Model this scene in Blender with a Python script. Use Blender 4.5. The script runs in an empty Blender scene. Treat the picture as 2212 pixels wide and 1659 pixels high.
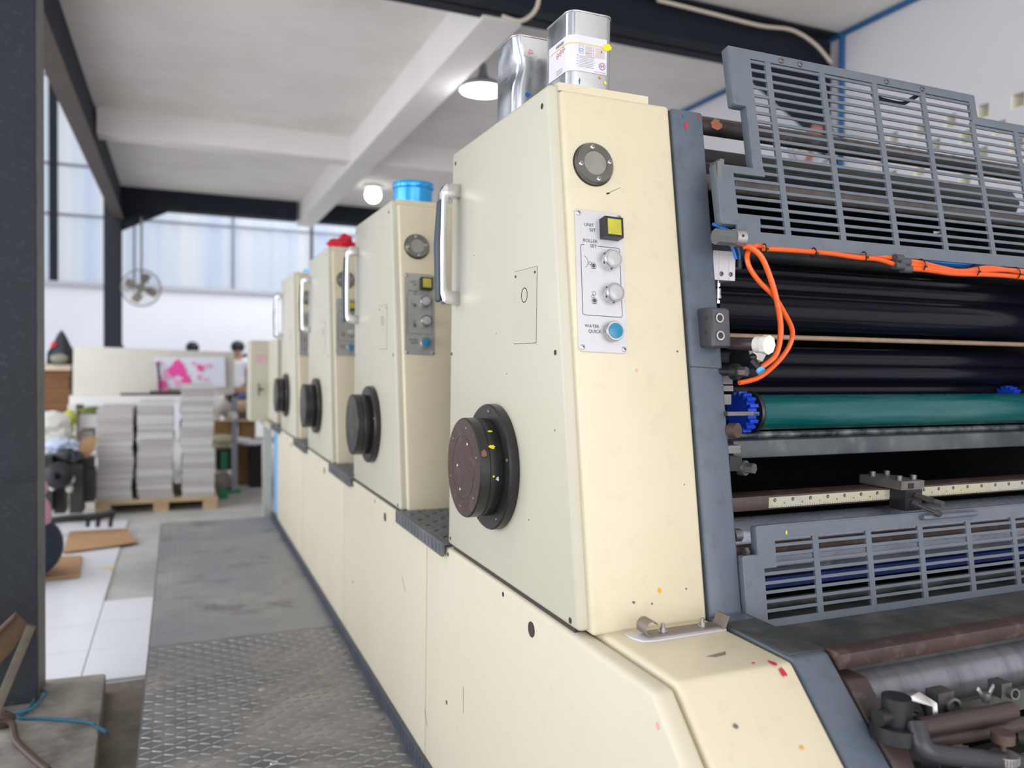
import bpy, bmesh, math, random
from mathutils import Vector, Matrix
random.seed(7)
SC = bpy.context.scene
COL = SC.collection
S = 1.15          # working units -> metres
H0 = 1.10         # floor lies 1.10 working units under the camera
FPX, CX, CY = 1720.0, 1106.0, 829.5
def W(p): return Vector((p[0]*S, p[1]*S, (p[2]+H0)*S))
# ------------------------------------------------------------ camera
dY = Vector((384-CX, -(773-CY), -FPX)).normalized()
dX = Vector((5203-CX, -(835-CY), -FPX)); dX = (dX - dX.dot(dY)*dY).normalized()
dZ = dX.cross(dY)
RW = Matrix((dX, dY, dZ))                 # camera space -> world
cam_d = bpy.data.cameras.new('camera'); cam = bpy.data.objects.new('camera', cam_d); COL.objects.link(cam)
cam.matrix_world = Matrix.Translation(W((0, 0, 0))) @ RW.to_4x4()
cam_d.sensor_width = 36; cam_d.lens = FPX/2212*36; cam_d.clip_start = 0.02; cam_d.clip_end = 200
cam_d.dof.use_dof = True; cam_d.dof.focus_distance = 1.30*S; cam_d.dof.aperture_fstop = 2.6
SC.camera = cam
# ------------------------------------------------------------ world, lights, exposure
wd = bpy.data.worlds.new('world'); SC.world = wd; wd.use_nodes = True
bg = wd.node_tree.nodes['Background']; bg.inputs[0].default_value = (0.86, 0.92, 1.0, 1); bg.inputs[1].default_value = 1.5
def area(name, loc, target, sx, sy, power, col=(1, 1, 1)):
    l = bpy.data.lights.new(name, 'AREA'); l.shape = 'RECTANGLE'; l.size = sx*S; l.size_y = sy*S; l.energy = power; l.color = col
    o = bpy.data.objects.new(name, l); COL.objects.link(o); o.location = W(loc)
    d = W(target) - W(loc); o.rotation_euler = d.to_track_quat('-Z', 'Y').to_euler(); return o
area('daylight_loading_door', (0.3, -2.6, 0.3), (0.7, 2.0, 0.35), 4.6, 2.6, 128, (1.0, 0.97, 0.93))
area('daylight_side_windows', (-4.6, 3.0, 0.35), (0.5, 3.0, 0.35), 8.0, 2.6, 330, (0.93, 0.96, 1.0))
area('daylight_rear_skylight', (2.0, 11.6, 3.6), (1.4, 11.6, 0), 4.6, 2.4, 300, (0.93, 0.96, 1.0))
area('daylight_left_skylight', (-3.2, 5.0, 4.3), (-1.6, 5.0, 0), 3.2, 9.0, 330, (0.95, 0.97, 1.0))
SC.view_settings.view_transform = 'Standard'; SC.view_settings.look = 'None'
SC.view_settings.exposure = 0.0; SC.view_settings.gamma = 1.0; SC.view_settings.use_curve_mapping = False
SC.cycles.use_denoising = True; SC.cycles.max_bounces = 8
# ------------------------------------------------------------ ray helpers (pixel + known plane -> point of that plane)
def ray(x, y): return RW @ Vector((x-CX, -(y-CY), -FPX))
def onx(x, y, X): r = ray(x, y); return r*(X/r[0])
def ony(x, y, Y): r = ray(x, y); return r*(Y/r[1])
def onz(x, y, Z): r = ray(x, y); return r*(Z/r[2])
def onpl(x, y, Y0, z0, s): r = ray(x, y); return r*((Y0-s*z0)/(r[1]-s*r[2]))
FS = .159
def yf(z): return .964 + FS*(z+.377)          # slanted front plane of a unit
# ------------------------------------------------------------ materials
MATS = {}
def mat(name, col, rough=.5, metal=0., dirt=None, amt=.35, scale=6., bump=0., fine=None, famt=.2, fscale=60., emit=None, estr=0., trans=0., alpha=None, stretch=None, rvar=0., coat=0.):
    if name in MATS: return MATS[name]
    m = bpy.data.materials.new(name); m.use_nodes = True; nt = m.node_tree; N = nt.nodes; L = nt.links
    b = N['Principled BSDF']; MATS[name] = m
    b.inputs['Roughness'].default_value = rough; b.inputs['Metallic'].default_value = metal
    b.inputs['Base Color'].default_value = (*col, 1)
    if coat: b.inputs['Coat Weight'].default_value = coat; b.inputs['Coat Roughness'].default_value = .15
    if trans: b.inputs['Transmission Weight'].default_value = trans
    if emit: b.inputs['Emission Color'].default_value = (*emit, 1); b.inputs['Emission Strength'].default_value = estr
    tc = N.new('ShaderNodeTexCoord'); mp = N.new('ShaderNodeMapping'); L.new(tc.outputs['Object'], mp.inputs[0])
    if stretch: mp.inputs['Scale'].default_value = stretch
    last = None
    def layer(prev, c2, a, sc, lo, hi, det=6):
        n = N.new('ShaderNodeTexNoise'); n.inputs['Scale'].default_value = sc; n.inputs['Detail'].default_value = det; n.inputs['Roughness'].default_value = .62
        L.new(mp.outputs[0], n.inputs['Vector'])
        r = N.new('ShaderNodeMapRange'); r.inputs['From Min'].default_value = lo; r.inputs['From Max'].default_value = hi; r.inputs['To Max'].default_value = a
        L.new(n.outputs['Fac'], r.inputs['Value'])
        x = N.new('ShaderNodeMix'); x.data_type = 'RGBA'; L.new(r.outputs[0], x.inputs['Factor'])
        if prev is None: x.inputs['A'].default_value = (*col, 1)
        else: L.new(prev, x.inputs['A'])
        x.inputs['B'].default_value = (*c2, 1)
        return x.outputs['Result'], n
    n0 = None
    if dirt: last, n0 = layer(None, dirt, amt, scale, .42, .72)
    if fine: last, n1 = layer(last, fine, famt, fscale, .55, .75, 3); n0 = n0 or n1
    if last: L.new(last, b.inputs['Base Color'])
    if rvar and n0:
        r = N.new('ShaderNodeMapRange'); r.inputs['From Min'].default_value = .3; r.inputs['From Max'].default_value = .7
        r.inputs['To Min'].default_value = max(.02, rough-rvar); r.inputs['To Max'].default_value = min(1, rough+rvar); L.new(n0.outputs['Fac'], r.inputs['Value']); L.new(r.outputs[0], b.inputs['Roughness'])
    if bump:
        nb = N.new('ShaderNodeTexNoise'); nb.inputs['Scale'].default_value = fscale; nb.inputs['Detail'].default_value = 4; L.new(mp.outputs[0], nb.inputs['Vector'])
        bp = N.new('ShaderNodeBump'); bp.inputs['Strength'].default_value = bump; bp.inputs['Distance'].default_value = .003; L.new(nb.outputs['Fac'], bp.inputs['Height']); L.new(bp.outputs[0], b.inputs['Normal'])
    return m
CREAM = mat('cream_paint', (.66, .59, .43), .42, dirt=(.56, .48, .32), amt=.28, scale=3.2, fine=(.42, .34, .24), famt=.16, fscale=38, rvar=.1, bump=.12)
CREAM_LIT = mat('cream_paint_lit', (.64, .585, .45), .40, dirt=(.57, .51, .37), amt=.25, scale=2.6, fine=(.42, .36, .26), famt=.12, fscale=30, rvar=.1, bump=.12)  # same cream paint, lightened for the stronger light low on the side
CREAM_SHADED = mat('cream_paint_shaded', (.525, .497, .40), .38, dirt=(.47, .43, .33), amt=.22, scale=2.6, fine=(.45, .40, .30), famt=.12, fscale=30, rvar=.1, bump=.12)  # same cream paint, darkened for the weaker light on side faces
CREAMT = mat('cream_paint_grimy', (.72, .65, .45), .5, dirt=(.42, .36, .22), amt=.5, scale=9, fine=(.2, .16, .1), famt=.3, fscale=50)
SEAM = mat('seam_dark', (.045, .035, .028), .8)
GREY = mat('blue_grey_paint', (.085, .108, .142), .42, dirt=(.14, .16, .20), amt=.5, scale=5, fine=(.06, .06, .07), famt=.5, fscale=28, rvar=.12, bump=.15)
GRILLE = mat('grille_grey_paint', (.115, .138, .168), .42, dirt=(.17, .19, .225), amt=.5, scale=7, fine=(.08, .08, .09), famt=.4, fscale=40, rvar=.1)
GRIME = mat('grimy_deck_metal', (.040, .045, .047), .55, dirt=(.14, .13, .12), amt=.7, scale=11, fine=(.02, .025, .02), famt=.5, fscale=45, bump=.3)
DARKM = mat('dark_machine_metal', (.016, .018, .021), .4, dirt=(.05, .05, .05), amt=.5, scale=12, metal=.3)
VOID = mat('interior_shade_black', (.003, .0035, .005), 1.0); VOID.node_tree.nodes['Principled BSDF'].inputs['Specular IOR Level'].default_value = .1  # near-black colour stands in for the shade inside the press
BLKROLL = mat('black_rubber_roller', (.004, .0045, .010), .20, dirt=(.010, .010, .014), amt=.3, scale=3, stretch=(.3, 4, 4)); BLKROLL.node_tree.nodes['Principled BSDF'].inputs['Specular IOR Level'].default_value = .28
TEAL = mat('teal_rubber_roller', (.001, .085, .088), .27, dirt=(.16, .30, .30), amt=.30, scale=5, stretch=(.35, 6, 6), rvar=.12)
RUSTY = mat('rusty_pipe', (.045, .043, .045), .4, dirt=(.15, .105, .09), amt=.8, scale=9, fine=(.3, .26, .22), famt=.4, fscale=30, metal=.4)
PIPEG = mat('stained_grey_pipe', (.165, .145, .135), .45, dirt=(.09, .07, .06), amt=.7, scale=26, stretch=(1.5, 1, 1), metal=.3)
COPPER = mat('worn_brass_rod', (.36, .25, .17), .5, dirt=(.16, .12, .10), amt=.7, scale=14, fine=(.6, .45, .3), famt=.3, fscale=30, metal=.3)
RODW = mat('mottled_steel_rod', (.05, .07, .075), .4, dirt=(.5, .52, .5), amt=.8, scale=22, metal=.4)
FLATB = mat('grey_flat_bar', (.040, .047, .058), .5, dirt=(.20, .22, .23), amt=.4, scale=5, fine=(.3, .32, .33), famt=.2, fscale=20)
BROWNM = mat('brown_rust_steel', (.055, .030, .026), .5, dirt=(.02, .018, .018), amt=.7, scale=9, fine=(.30, .19, .14), famt=.35, fscale=24, bump=.3)
RULER = mat('ruler_enamel', (.44, .43, .36), .4, dirt=(.50, .42, .15), amt=.6, scale=3, fine=(.2, .2, .18), famt=.3, fscale=40)
STEEL = mat('steel_cylinder', (.66, .71, .84), .24, metal=.6, dirt=(.20, .24, .33), amt=.5, scale=7, stretch=(1, 3, 3), fine=(.02, .03, .05), famt=.5, fscale=60, rvar=.12)
STEELB = mat('brushed_steel_cylinder', (.26, .26, .29), .36, metal=.45, dirt=(.06, .075, .09), amt=.6, scale=12, stretch=(3, .6, .6), rvar=.1)
CHROME = mat('chrome', (.66, .66, .68), .12, metal=1., dirt=(.45, .45, .47), amt=.35, scale=20, rvar=.06)
CHROMED = mat('dull_steel', (.55, .54, .54), .33, metal=.9, dirt=(.2, .19, .18), amt=.5, scale=30)
BOLT = mat('bolt_steel', (.20, .19, .19), .4, metal=.8, dirt=(.10, .08, .07), amt=.5, scale=40)
BLACKP = mat('black_enamel', (.013, .014, .015), .30, dirt=(.035, .03, .03), amt=.5, scale=8, fine=(.12, .13, .13), famt=.12, fscale=60, rvar=.1)
BROWNHUB = mat('worn_brown_hub', (.060, .035, .030), .30, dirt=(.028, .02, .02), amt=.6, scale=11, fine=(.22, .16, .14), famt=.3, fscale=35, rvar=.14, bump=.4)
PLATE = mat('brushed_aluminium_plate', (.58, .57, .60), .40, metal=.25, dirt=(.55, .53, .52), amt=.35, scale=14, fine=(.4, .36, .33), famt=.15, fscale=80)
PLATE2 = mat('grimy_aluminium_plate', (.40, .40, .39), .38, metal=.35, dirt=(.30, .29, .24), amt=.5, scale=16, fine=(.2, .18, .14), famt=.3, fscale=80)
INK = mat('black_print', (.03, .03, .035), .6)
GREYINK = mat('grey_print', (.33, .33, .36), .6)
YELLOW = mat('yellow_button_cap', (.50, .46, .02), .25, dirt=(.30, .29, .04), amt=.7, scale=60, coat=.5)
BUTW = mat('clear_button_cap', (.42, .44, .43), .2, dirt=(.45, .46, .44), amt=.4, scale=60, coat=.6)
BLUEB = mat('blue_button_cap', (.012, .20, .36), .3, dirt=(.05, .28, .42), amt=.5, scale=50)
SGLASS = mat('smoky_sight_glass', (.075, .075, .068), .2, metal=.2, dirt=(.15, .13, .10), amt=.6, scale=26, coat=1.)
SGIN = mat('sight_glass_lens', (.24, .225, .19), .16, dirt=(.12, .115, .10), amt=.6, scale=30, coat=1.)
ORANGE = mat('orange_hose', (.82, .105, .006), .36, dirt=(.62, .07, .005), amt=.4, scale=20, fine=(.10, .03, .01), famt=.25, fscale=70, coat=.3)
BLUEH = mat('blue_hose', (.01, .16, .60), .35)
BLACKPL = mat('black_plastic', (.012, .012, .014), .4)
WHITEP = mat('white_plastic', (.80, .80, .76), .35, dirt=(.55, .52, .44), amt=.4, scale=30)
LBLUE = mat('light_blue_fitting', (.10, .42, .75), .35)
BLUEG = mat('blue_nylon_gear', (.01, .06, .55), .35)
TIN = mat('tinplate', (.56, .57, .59), .24, metal=.95, dirt=(.46, .48, .46), amt=.55, scale=10, rvar=.1, bump=.25, fscale=14)
PAPERL = mat('label_paper', (.66, .64, .71), .55, dirt=(.72, .70, .62), amt=.3, scale=20)
GOLD = mat('label_gold', (.62, .52, .22), .5)
REDL = mat('label_red', (.60, .16, .24), .6)
BLUEL = mat('label_blue', (.18, .38, .65), .6)
YP = mat('yellow_paint_splash', (.80, .66, .0), .35); RP = mat('red_paint_splash', (.55, .01, .05), .35); OP = mat('orange_paint_splash', (.85, .35, .02), .4)
PP = mat('pink_paint_smear', (.80, .35, .42), .5); BP = mat('blue_paint_splash', (.01, .12, .45), .4); GP = mat('pale_paint_fleck', (.45, .62, .62), .4)
TUBBLUE = mat('blue_tin_drum', (.005, .34, .75), .25, metal=.35, coat=.5)
TREAD = mat('tread_plate_dark', (.13, .135, .15), .42, dirt=(.24, .24, .25), amt=.5, scale=9, metal=.4)
DIAM = mat('diamond_plate', (.15, .15, .155), .42, metal=.35, dirt=(.42, .385, .35), amt=.85, scale=4.0, fine=(.08, .06, .05), famt=.6, fscale=9, rvar=.14, bump=.3)
DIAMW = mat('diamond_plate_worn', (.25, .25, .26), .42, metal=.35, dirt=(.40, .385, .36), amt=.8, scale=3, fine=(.085, .062, .05), famt=.85, fscale=4.5, rvar=.14, bump=.3)
LOZ = mat('diamond_plate_raised', (.34, .335, .33), .36, metal=.45, dirt=(.17, .16, .15), amt=.9, scale=4)
LOZW = mat('diamond_plate_raised_worn', (.36, .36, .36), .36, metal=.5, dirt=(.28, .27, .26), amt=.7, scale=7)
KICK = mat('kick_strip', (.065, .075, .10), .45, metal=.4, dirt=(.12, .13, .15), amt=.5, scale=18)
CONC = mat('concrete', (.50, .49, .46), .85, dirt=(.36, .34, .31), amt=.8, scale=3.0, fine=(.45, .43, .40), famt=.3, fscale=12, bump=.5)
CONCB = mat('dirty_brown_concrete', (.20, .165, .13), .8, dirt=(.10, .08, .06), amt=.8, scale=5, fine=(.33, .29, .25), famt=.4, fscale=16, bump=.5)
SLAB = mat('slab_concrete', (.36, .32, .28), .85, dirt=(.11, .10, .09), amt=1.0, scale=4.5, fine=(.50, .46, .42), famt=.4, fscale=14, bump=.6)
TILE = mat('white_floor_tile', (.80, .805, .84), .22, dirt=(.72, .72, .76), amt=.4, scale=2.5)
GROUT = mat('tile_grout', (.36, .35, .35), .9)
WALLW = mat('white_wall', (.80, .80, .84), .8, dirt=(.70, .70, .76), amt=.4, scale=.8)
CEIL = mat('ceiling_plaster', (.88, .845, .81), .85, dirt=(.66, .62, .58), amt=.6, scale=.9, fine=(.78, .74, .72), famt=.4, fscale=3)
BEAMW = mat('painted_concrete_beam', (.84, .80, .79), .8, dirt=(.74, .70, .67), amt=.5, scale=1.4)
IRON = mat('navy_black_steel', (.006, .010, .020), .85, dirt=(.012, .016, .026), amt=.5, scale=3)
COLM = mat('column_steel', (.010, .013, .021), .7, dirt=(.016, .020, .030), amt=.6, scale=4, fine=(.16, .17, .19), famt=.12, fscale=60, bump=.25)
IRONB = mat('brown_primer_flange', (.075, .055, .048), .6, dirt=(.045, .035, .03), amt=.5, scale=3)
CONDB = mat('blue_conduit', (.01, .10, .28), .5); CONDW = mat('cream_conduit', (.62, .55, .46), .6)
CARD = mat('cardboard', (.42, .24, .12), .85, dirt=(.30, .16, .08), amt=.5, scale=5, bump=.2)
CARDD = mat('cardboard_stack', (.22, .10, .045), .85, dirt=(.10, .045, .02), amt=.6, scale=24, stretch=(.2, .2, 3))
PAPER = mat('stacked_paper', (.50, .475, .46), .85, dirt=(.40, .37, .35), amt=.8, scale=16, stretch=(.15, .15, 3.2), fine=(.72, .70, .68), famt=.5, fscale=30)
PAPERB = mat('stacked_paper_dim', (.44, .41, .40), .9, dirt=(.55, .52, .50), amt=.6, scale=10, stretch=(.2, .2, 3)); PAPERC = mat('stacked_paper_light', (.60, .58, .57), .9, dirt=(.52, .50, .48), amt=.6, scale=10, stretch=(.2, .2, 3))
WOODP = mat('pallet_wood', (.58, .42, .25), .8, dirt=(.35, .22, .12), amt=.5, scale=8)
BOARD = mat('beige_board', (.60, .57, .50), .7, dirt=(.52, .49, .43), amt=.5, scale=2)
SHEET = mat('printed_sheet', (.72, .72, .80), .6); PINK = mat('magenta_ink', (.85, .06, .35), .5); PINKL = mat('pale_magenta_ink', (.80, .35, .55), .5)
TABW = mat('white_table', (.78, .77, .76), .6)
SKIN = mat('skin', (.42, .22, .14), .6); HAIR = mat('black_hair', (.012, .010, .012), .6)
PSHIRT = mat('pink_shirt', (.62, .32, .42), .85, dirt=(.48, .22, .32), amt=.5, scale=9); NAVY = mat('navy_trousers', (.012, .022, .045), .8, dirt=(.03, .045, .08), amt=.4, scale=8)
WSHIRT = mat('white_shirt', (.80, .80, .84), .8); BLKC = mat('black_clothes', (.012, .013, .018), .8); SHOEB = mat('blue_sandal', (.01, .17, .42), .5)
SACK = mat('white_sack', (.62, .60, .56), .85, dirt=(.42, .39, .34), amt=.6, scale=9); LIME = mat('lime_cloth', (.42, .50, .08), .8)
BAGB = mat('black_bag', (.018, .02, .024), .6, dirt=(.06, .06, .065), amt=.4, scale=8); BAGL = mat('pale_blue_plastic', (.45, .52, .66), .4)
GREEN = mat('green_plastic', (.01, .24, .09), .5); BINB = mat('blue_bin', (.005, .022, .13), .5); SKYB = mat('sky_blue_panel', (.18, .42, .72), .5)
GREYPOLE = mat('grey_pole', (.30, .32, .38), .5); OLIVE = mat('olive_machine', (.018, .021, .018), .6, dirt=(.05, .05, .04), amt=.6, scale=8)
WOODR = mat('weathered_wood', (.11, .062, .034), .8, dirt=(.04, .03, .022), amt=.8, scale=9, stretch=(1, .25, .25), fine=(.24, .19, .14), famt=.4, fscale=24, bump=.6)
ROPE = mat('blue_rope', (.02, .12, .20), .7); WIRE = mat('rusty_cable', (.06, .035, .022), .6); SALMON = mat('salmon_fan_blade', (.55, .20, .15), .5)
LAMPM = mat('lamp_shade_metal', (.30, .32, .35), .4, metal=.4); GLOW = mat('lamp_glow', (1, 1, 1), .5, emit=(1, .98, .95), estr=6.0)
ROSTER = mat('ventilation_block', (.88, .83, .70), .7); MESHG = mat('fan_wire', (.16, .15, .13), .5, metal=.5); RED = mat('red_cloth', (.65, .005, .03), .55)
# translucent corrugated sheets (daylight comes through them)
def sheet_mat():
    m = bpy.data.materials.new('translucent_corrugated_sheet'); m.use_nodes = True; nt = m.node_tree; N = nt.nodes; L = nt.links; N.clear()
    out = N.new('ShaderNodeOutputMaterial'); tr = N.new('ShaderNodeBsdfTranslucent'); df = N.new('ShaderNodeBsdfDiffuse'); mx = N.new('ShaderNodeMixShader')
    tc = N.new('ShaderNodeTexCoord'); mp = N.new('ShaderNodeMapping'); mp.inputs['Scale'].default_value = (1.5, 1.5, .02); L.new(tc.outputs['Object'], mp.inputs[0])
    n = N.new('ShaderNodeTexNoise'); n.inputs['Scale'].default_value = 1.4; n.inputs['Detail'].default_value = 5; L.new(mp.outputs[0], n.inputs['Vector'])
    cr = N.new('ShaderNodeValToRGB'); cr.color_ramp.elements[0].position = .35; cr.color_ramp.elements[0].color = (.36, .42, .56, 1); cr.color_ramp.elements[1].position = .6; cr.color_ramp.elements[1].color = (.56, .56, .56, 1)
    L.new(n.outputs['Fac'], cr.inputs[0]); L.new(cr.outputs[0], tr.inputs[0]); df.inputs[0].default_value = (.6, .62, .66, 1)
    mx.inputs[0].default_value = .25; L.new(tr.outputs[0], mx.inputs[1]); L.new(df.outputs[0], mx.inputs[2]); L.new(mx.outputs[0], out.inputs[0]); return m
SHEETM = sheet_mat()
# ------------------------------------------------------------ mesh builder
def crom(pts, n=8):
    pts = [Vector(p) for p in pts]; out = []
    for i in range(len(pts)-1):
        p0 = pts[max(i-1, 0)]; p1 = pts[i]; p2 = pts[i+1]; p3 = pts[min(i+2, len(pts)-1)]
        for k in range(n):
            t = k/n; out.append(.5*((2*p1)+(p2-p0)*t+(2*p0-5*p1+4*p2-p3)*t*t+(3*p1-p0-3*p2+p3)*t**3))
    out.append(pts[-1]); return out
class B:
    def __init__(s): s.bm = bmesh.new(); s.mi = 0
    skip = None
    def _bev(s, vs, bev, seg=2):
        if bev > 0:
            es = set()
            for v in vs:
                for e in v.link_edges:
                    if len(e.link_faces) == 2 and e.calc_face_angle(0) > .5 and not (s.skip and s.skip(e)): es.add(e)
            bmesh.ops.bevel(s.bm, geom=list(es), offset=bev, segments=seg, affect='EDGES', profile=.5, clamp_overlap=True)
    def _face(s, vs):
        try: f = s.bm.faces.new(vs); f.material_index = s.mi; return f
        except ValueError: return None
    def obox(s, c, a, b, d, bev=0):
        c, a, b, d = map(Vector, (c, a, b, d))
        v = [s.bm.verts.new(c+i*a+j*b+k*d) for i in (-1, 1) for j in (-1, 1) for k in (-1, 1)]
        fs = [(0, 1, 3, 2), (4, 6, 7, 5), (0, 4, 5, 1), (2, 3, 7, 6), (0, 2, 6, 4), (1, 5, 7, 3)]
        for f in fs: s._face([v[i] for i in f])
        if a.cross(b).dot(d) < 0: bmesh.ops.reverse_faces(s.bm, faces=list({f for q in v for f in q.link_faces}))
        s._bev(v, bev); return s
    def box(s, x0, x1, y0, y1, z0, z1, bev=0):
        return s.obox(((x0+x1)/2, (y0+y1)/2, (z0+z1)/2), (abs(x1-x0)/2, 0, 0), (0, abs(y1-y0)/2, 0), (0, 0, abs(z1-z0)/2), bev)
    def prism(s, poly, vec, bev=0, seg=2):
        vec = Vector(vec); a = [s.bm.verts.new(Vector(p)) for p in poly]; b = [s.bm.verts.new(Vector(p)+vec) for p in poly]; n = len(poly)
        f0 = s._face(a); f1 = s._face(b[::-1]); fs = [f0, f1]
        for i in range(n): fs.append(s._face([a[i], b[i], b[(i+1) % n], a[(i+1) % n]]))
        bmesh.ops.recalc_face_normals(s.bm, faces=[f for f in fs if f]); s._bev(a+b, bev, seg); return s
    def cyl(s, p0, p1, r0, r1=None, seg=24, bev=0, rot=0):
        p0 = Vector(p0); p1 = Vector(p1); r1 = r0 if r1 is None else r1; ax = (p1-p0).normalized()
        u = ax.orthogonal().normalized(); w = ax.cross(u)
        ra = []; rb = []
        for i in range(seg):
            t = 2*math.pi*i/seg+rot; d = u*math.cos(t)+w*math.sin(t); ra.append(s.bm.verts.new(p0+d*r0)); rb.append(s.bm.verts.new(p1+d*r1))
        s._face(ra[::-1]); s._face(rb)
        for i in range(seg): s._face([ra[i], ra[(i+1) % seg], rb[(i+1) % seg], rb[i]])
        s._bev(ra+rb, bev); return s
    def lathe(s, prof, o, ax, seg=32):
        o = Vector(o); ax = Vector(ax).normalized(); u = ax.orthogonal().normalized(); w = ax.cross(u); rings = []
        for t, r in prof:
            if r < 1e-6: rings.append([s.bm.verts.new(o+ax*t)])
            else: rings.append([s.bm.verts.new(o+ax*t+(u*math.cos(2*math.pi*i/seg)+w*math.sin(2*math.pi*i/seg))*r) for i in range(seg)])
        fs = []
        for a, b in zip(rings, rings[1:]):
            for i in range(seg):
                j = (i+1) % seg
                if len(a) == 1 and len(b) == 1: continue
                if len(a) == 1: fs.append(s._face([a[0], b[j], b[i]]))
                elif len(b) == 1: fs.append(s._face([a[i], a[j], b[0]]))
                else: fs.append(s._face([a[i], a[j], b[j], b[i]]))
        bmesh.ops.recalc_face_normals(s.bm, faces=[f for f in fs if f]); return s
    def tube(s, path, r, seg=8, smooth=0, radii=None):
        if smooth: path = crom(path, smooth)
        path = [Vector(p) for p in path]; n = len(path); prev = None; rings = []
        for i, p in enumerate(path):
            t = (path[min(i+1, n-1)]-path[max(i-1, 0)]).normalized()
            u = t.orthogonal().normalized() if prev is None else (prev-t*prev.dot(t)).normalized()
            prev = u; w = t.cross(u); rr = radii[i*len(radii)//n] if radii else r
            rings.append([s.bm.verts.new(p+(u*math.cos(2*math.pi*k/seg)+w*math.sin(2*math.pi*k/seg))*rr) for k in range(seg)])
        s._face(rings[0][::-1]); s._face(rings[-1])
        for a, b in zip(rings, rings[1:]):
            for k in range(seg): s._face([a[k], a[(k+1) % seg], b[(k+1) % seg], b[k]])
        return s
    def sphere(s, c, r, u=20, v=12, noise=0):
        r = (r, r, r) if not hasattr(r, '__len__') else r
        M = Matrix.Translation(Vector(c)) @ Matrix.Diagonal((*r, 1))
        g = bmesh.ops.create_uvsphere(s.bm, u_segments=u, v_segments=v, radius=1, matrix=M)
        if noise:
            for q in g['verts']: q.co += Vector([random.uniform(-noise, noise) for _ in range(3)])
        for q in g['verts']:
            for f in q.link_faces: f.material_index = s.mi
        return s
    def blob(s, c, u, w, n, r, jag=.3, cnt=14, th=.0006, asp=1.0):
        c, u, w, n = map(Vector, (c, u, w, n)); vs = [];
        for i in range(cnt):
            t = 2*math.pi*i/cnt; rr = r*(1+random.uniform(-jag, jag)); vs.append(c+u*math.cos(t)*rr*asp+w*math.sin(t)*rr)
        return s.prism(vs, n*th)
    def obj(s, name, m, parent=None, smooth=True, ang=35, **props):
        bm = s.bm
        bmesh.ops.remove_doubles(bm, verts=bm.verts, dist=1e-6)
        for v in bm.verts: v.co = W(v.co)
        if parent is not None: org = parent_origin(parent)
        else:
            xs = [v.co for v in bm.verts]
            org = Vector(((min(v.x for v in xs)+max(v.x for v in xs))/2, (min(v.y for v in xs)+max(v.y for v in xs))/2, min(v.z for v in xs)))
        for v in bm.verts: v.co -= org
        me = bpy.data.meshes.new(name); bm.to_mesh(me); bm.free()
        for x in (m if isinstance(m, (list, tuple)) else [m]): me.materials.append(x)
        if smooth:
            me.polygons.foreach_set('use_smooth', [True]*len(me.polygons)); me.set_sharp_from_angle(angle=math.radians(ang))
        o = bpy.data.objects.new(name, me); COL.objects.link(o)
        if parent is None: o.location = org
        else: o.parent = parent
        for k, v in props.items(): o[k] = v
        return o
def parent_origin(o):
    p = Vector((0, 0, 0))
    while o is not None: p = p + Vector(o.location); o = o.parent
    return p
def thing(name, label, cat, loc, group=None):
    o = bpy.data.objects.new(name, None); COL.objects.link(o); o.location = W(loc); o.empty_display_size = .05
    o['label'] = label; o['category'] = cat
    if group: o['group'] = group
    return o
def dup(o, off=(0, 0, 0), parent=None):
    c = o.copy(); COL.objects.link(c)
    if parent is not None: c.parent = parent
    else: c.location = Vector(o.location)+Vector(off)*S
    for ch in list(o.children): dup(ch, parent=c)
    return c
def tobj(b, name, m, label, cat, group=None, **k):
    o = b.obj(name, m, None, **k); o['label'] = label; o['category'] = cat
    if group: o['group'] = group
    return o
def struct(b, name, m, **k):
    o = b.obj(name, m, None, **k); o['kind'] = 'structure'; return o
def text(s, c, u, w, h, m, parent, name='lettering', align='LEFT', th=.0, bold=0.0):
    cu = bpy.data.curves.new(name, 'FONT'); cu.body = s; cu.size = 1; cu.align_x = align; cu.offset = bold; cu.resolution_u = 3
    t = bpy.data.objects.new(name, cu); COL.objects.link(t); bpy.context.view_layer.update()
    me = bpy.data.meshes.new_from_object(t.evaluated_get(bpy.context.evaluated_depsgraph_get())); bpy.data.objects.remove(t); bpy.data.curves.remove(cu)
    c, u, w = Vector(c), Vector(u), Vector(w); org = parent_origin(parent)
    for v in me.vertices: v.co = W(c+u*v.co.x*h+w*v.co.y*h)-org
    me.materials.clear(); me.materials.append(m)
    o = bpy.data.objects.new(name, me); COL.objects.link(o); o.parent = parent; return o
def skin(nodes, edges, name, m, parent, sub=2):
    me = bpy.data.meshes.new(name); org = parent_origin(parent)
    me.from_pydata([W(n[:3])-org for n in nodes], edges, []); o = bpy.data.objects.new(name, me); COL.objects.link(o)
    sk = o.modifiers.new('s', 'SKIN'); sk.use_smooth_shade = True
    for i, n in enumerate(nodes):
        d = me.skin_vertices[0].data[i]; d.radius = (n[3]*S, (n[4] if len(n) > 4 else n[3])*S); d.use_root = (i == 0)
    o.modifiers.new('u', 'SUBSURF').levels = sub
    bpy.context.view_layer.update()
    m2 = bpy.data.meshes.new_from_object(o.evaluated_get(bpy.context.evaluated_depsgraph_get())); o.modifiers.clear(); o.data = m2
    m2.materials.clear(); m2.materials.append(m); m2.polygons.foreach_set('use_smooth', [True]*len(m2.polygons)); o.parent = parent; return o
UX, UY, UZ = Vector((1, 0, 0)), Vector((0, 1, 0)), Vector((0, 0, 1))
# ============================================================ SETTING
ZF, ZC = -1.1, 1.9
b = B(); b.box(-6, 5, -4, 13.2, ZF-.1, ZF); struct(b, 'floor', CONC)
b = B(); b.box(-1.4, -.085, .2, 2.96, ZF, ZF+.004); struct(b, 'trim_1', CONCB)
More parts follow.
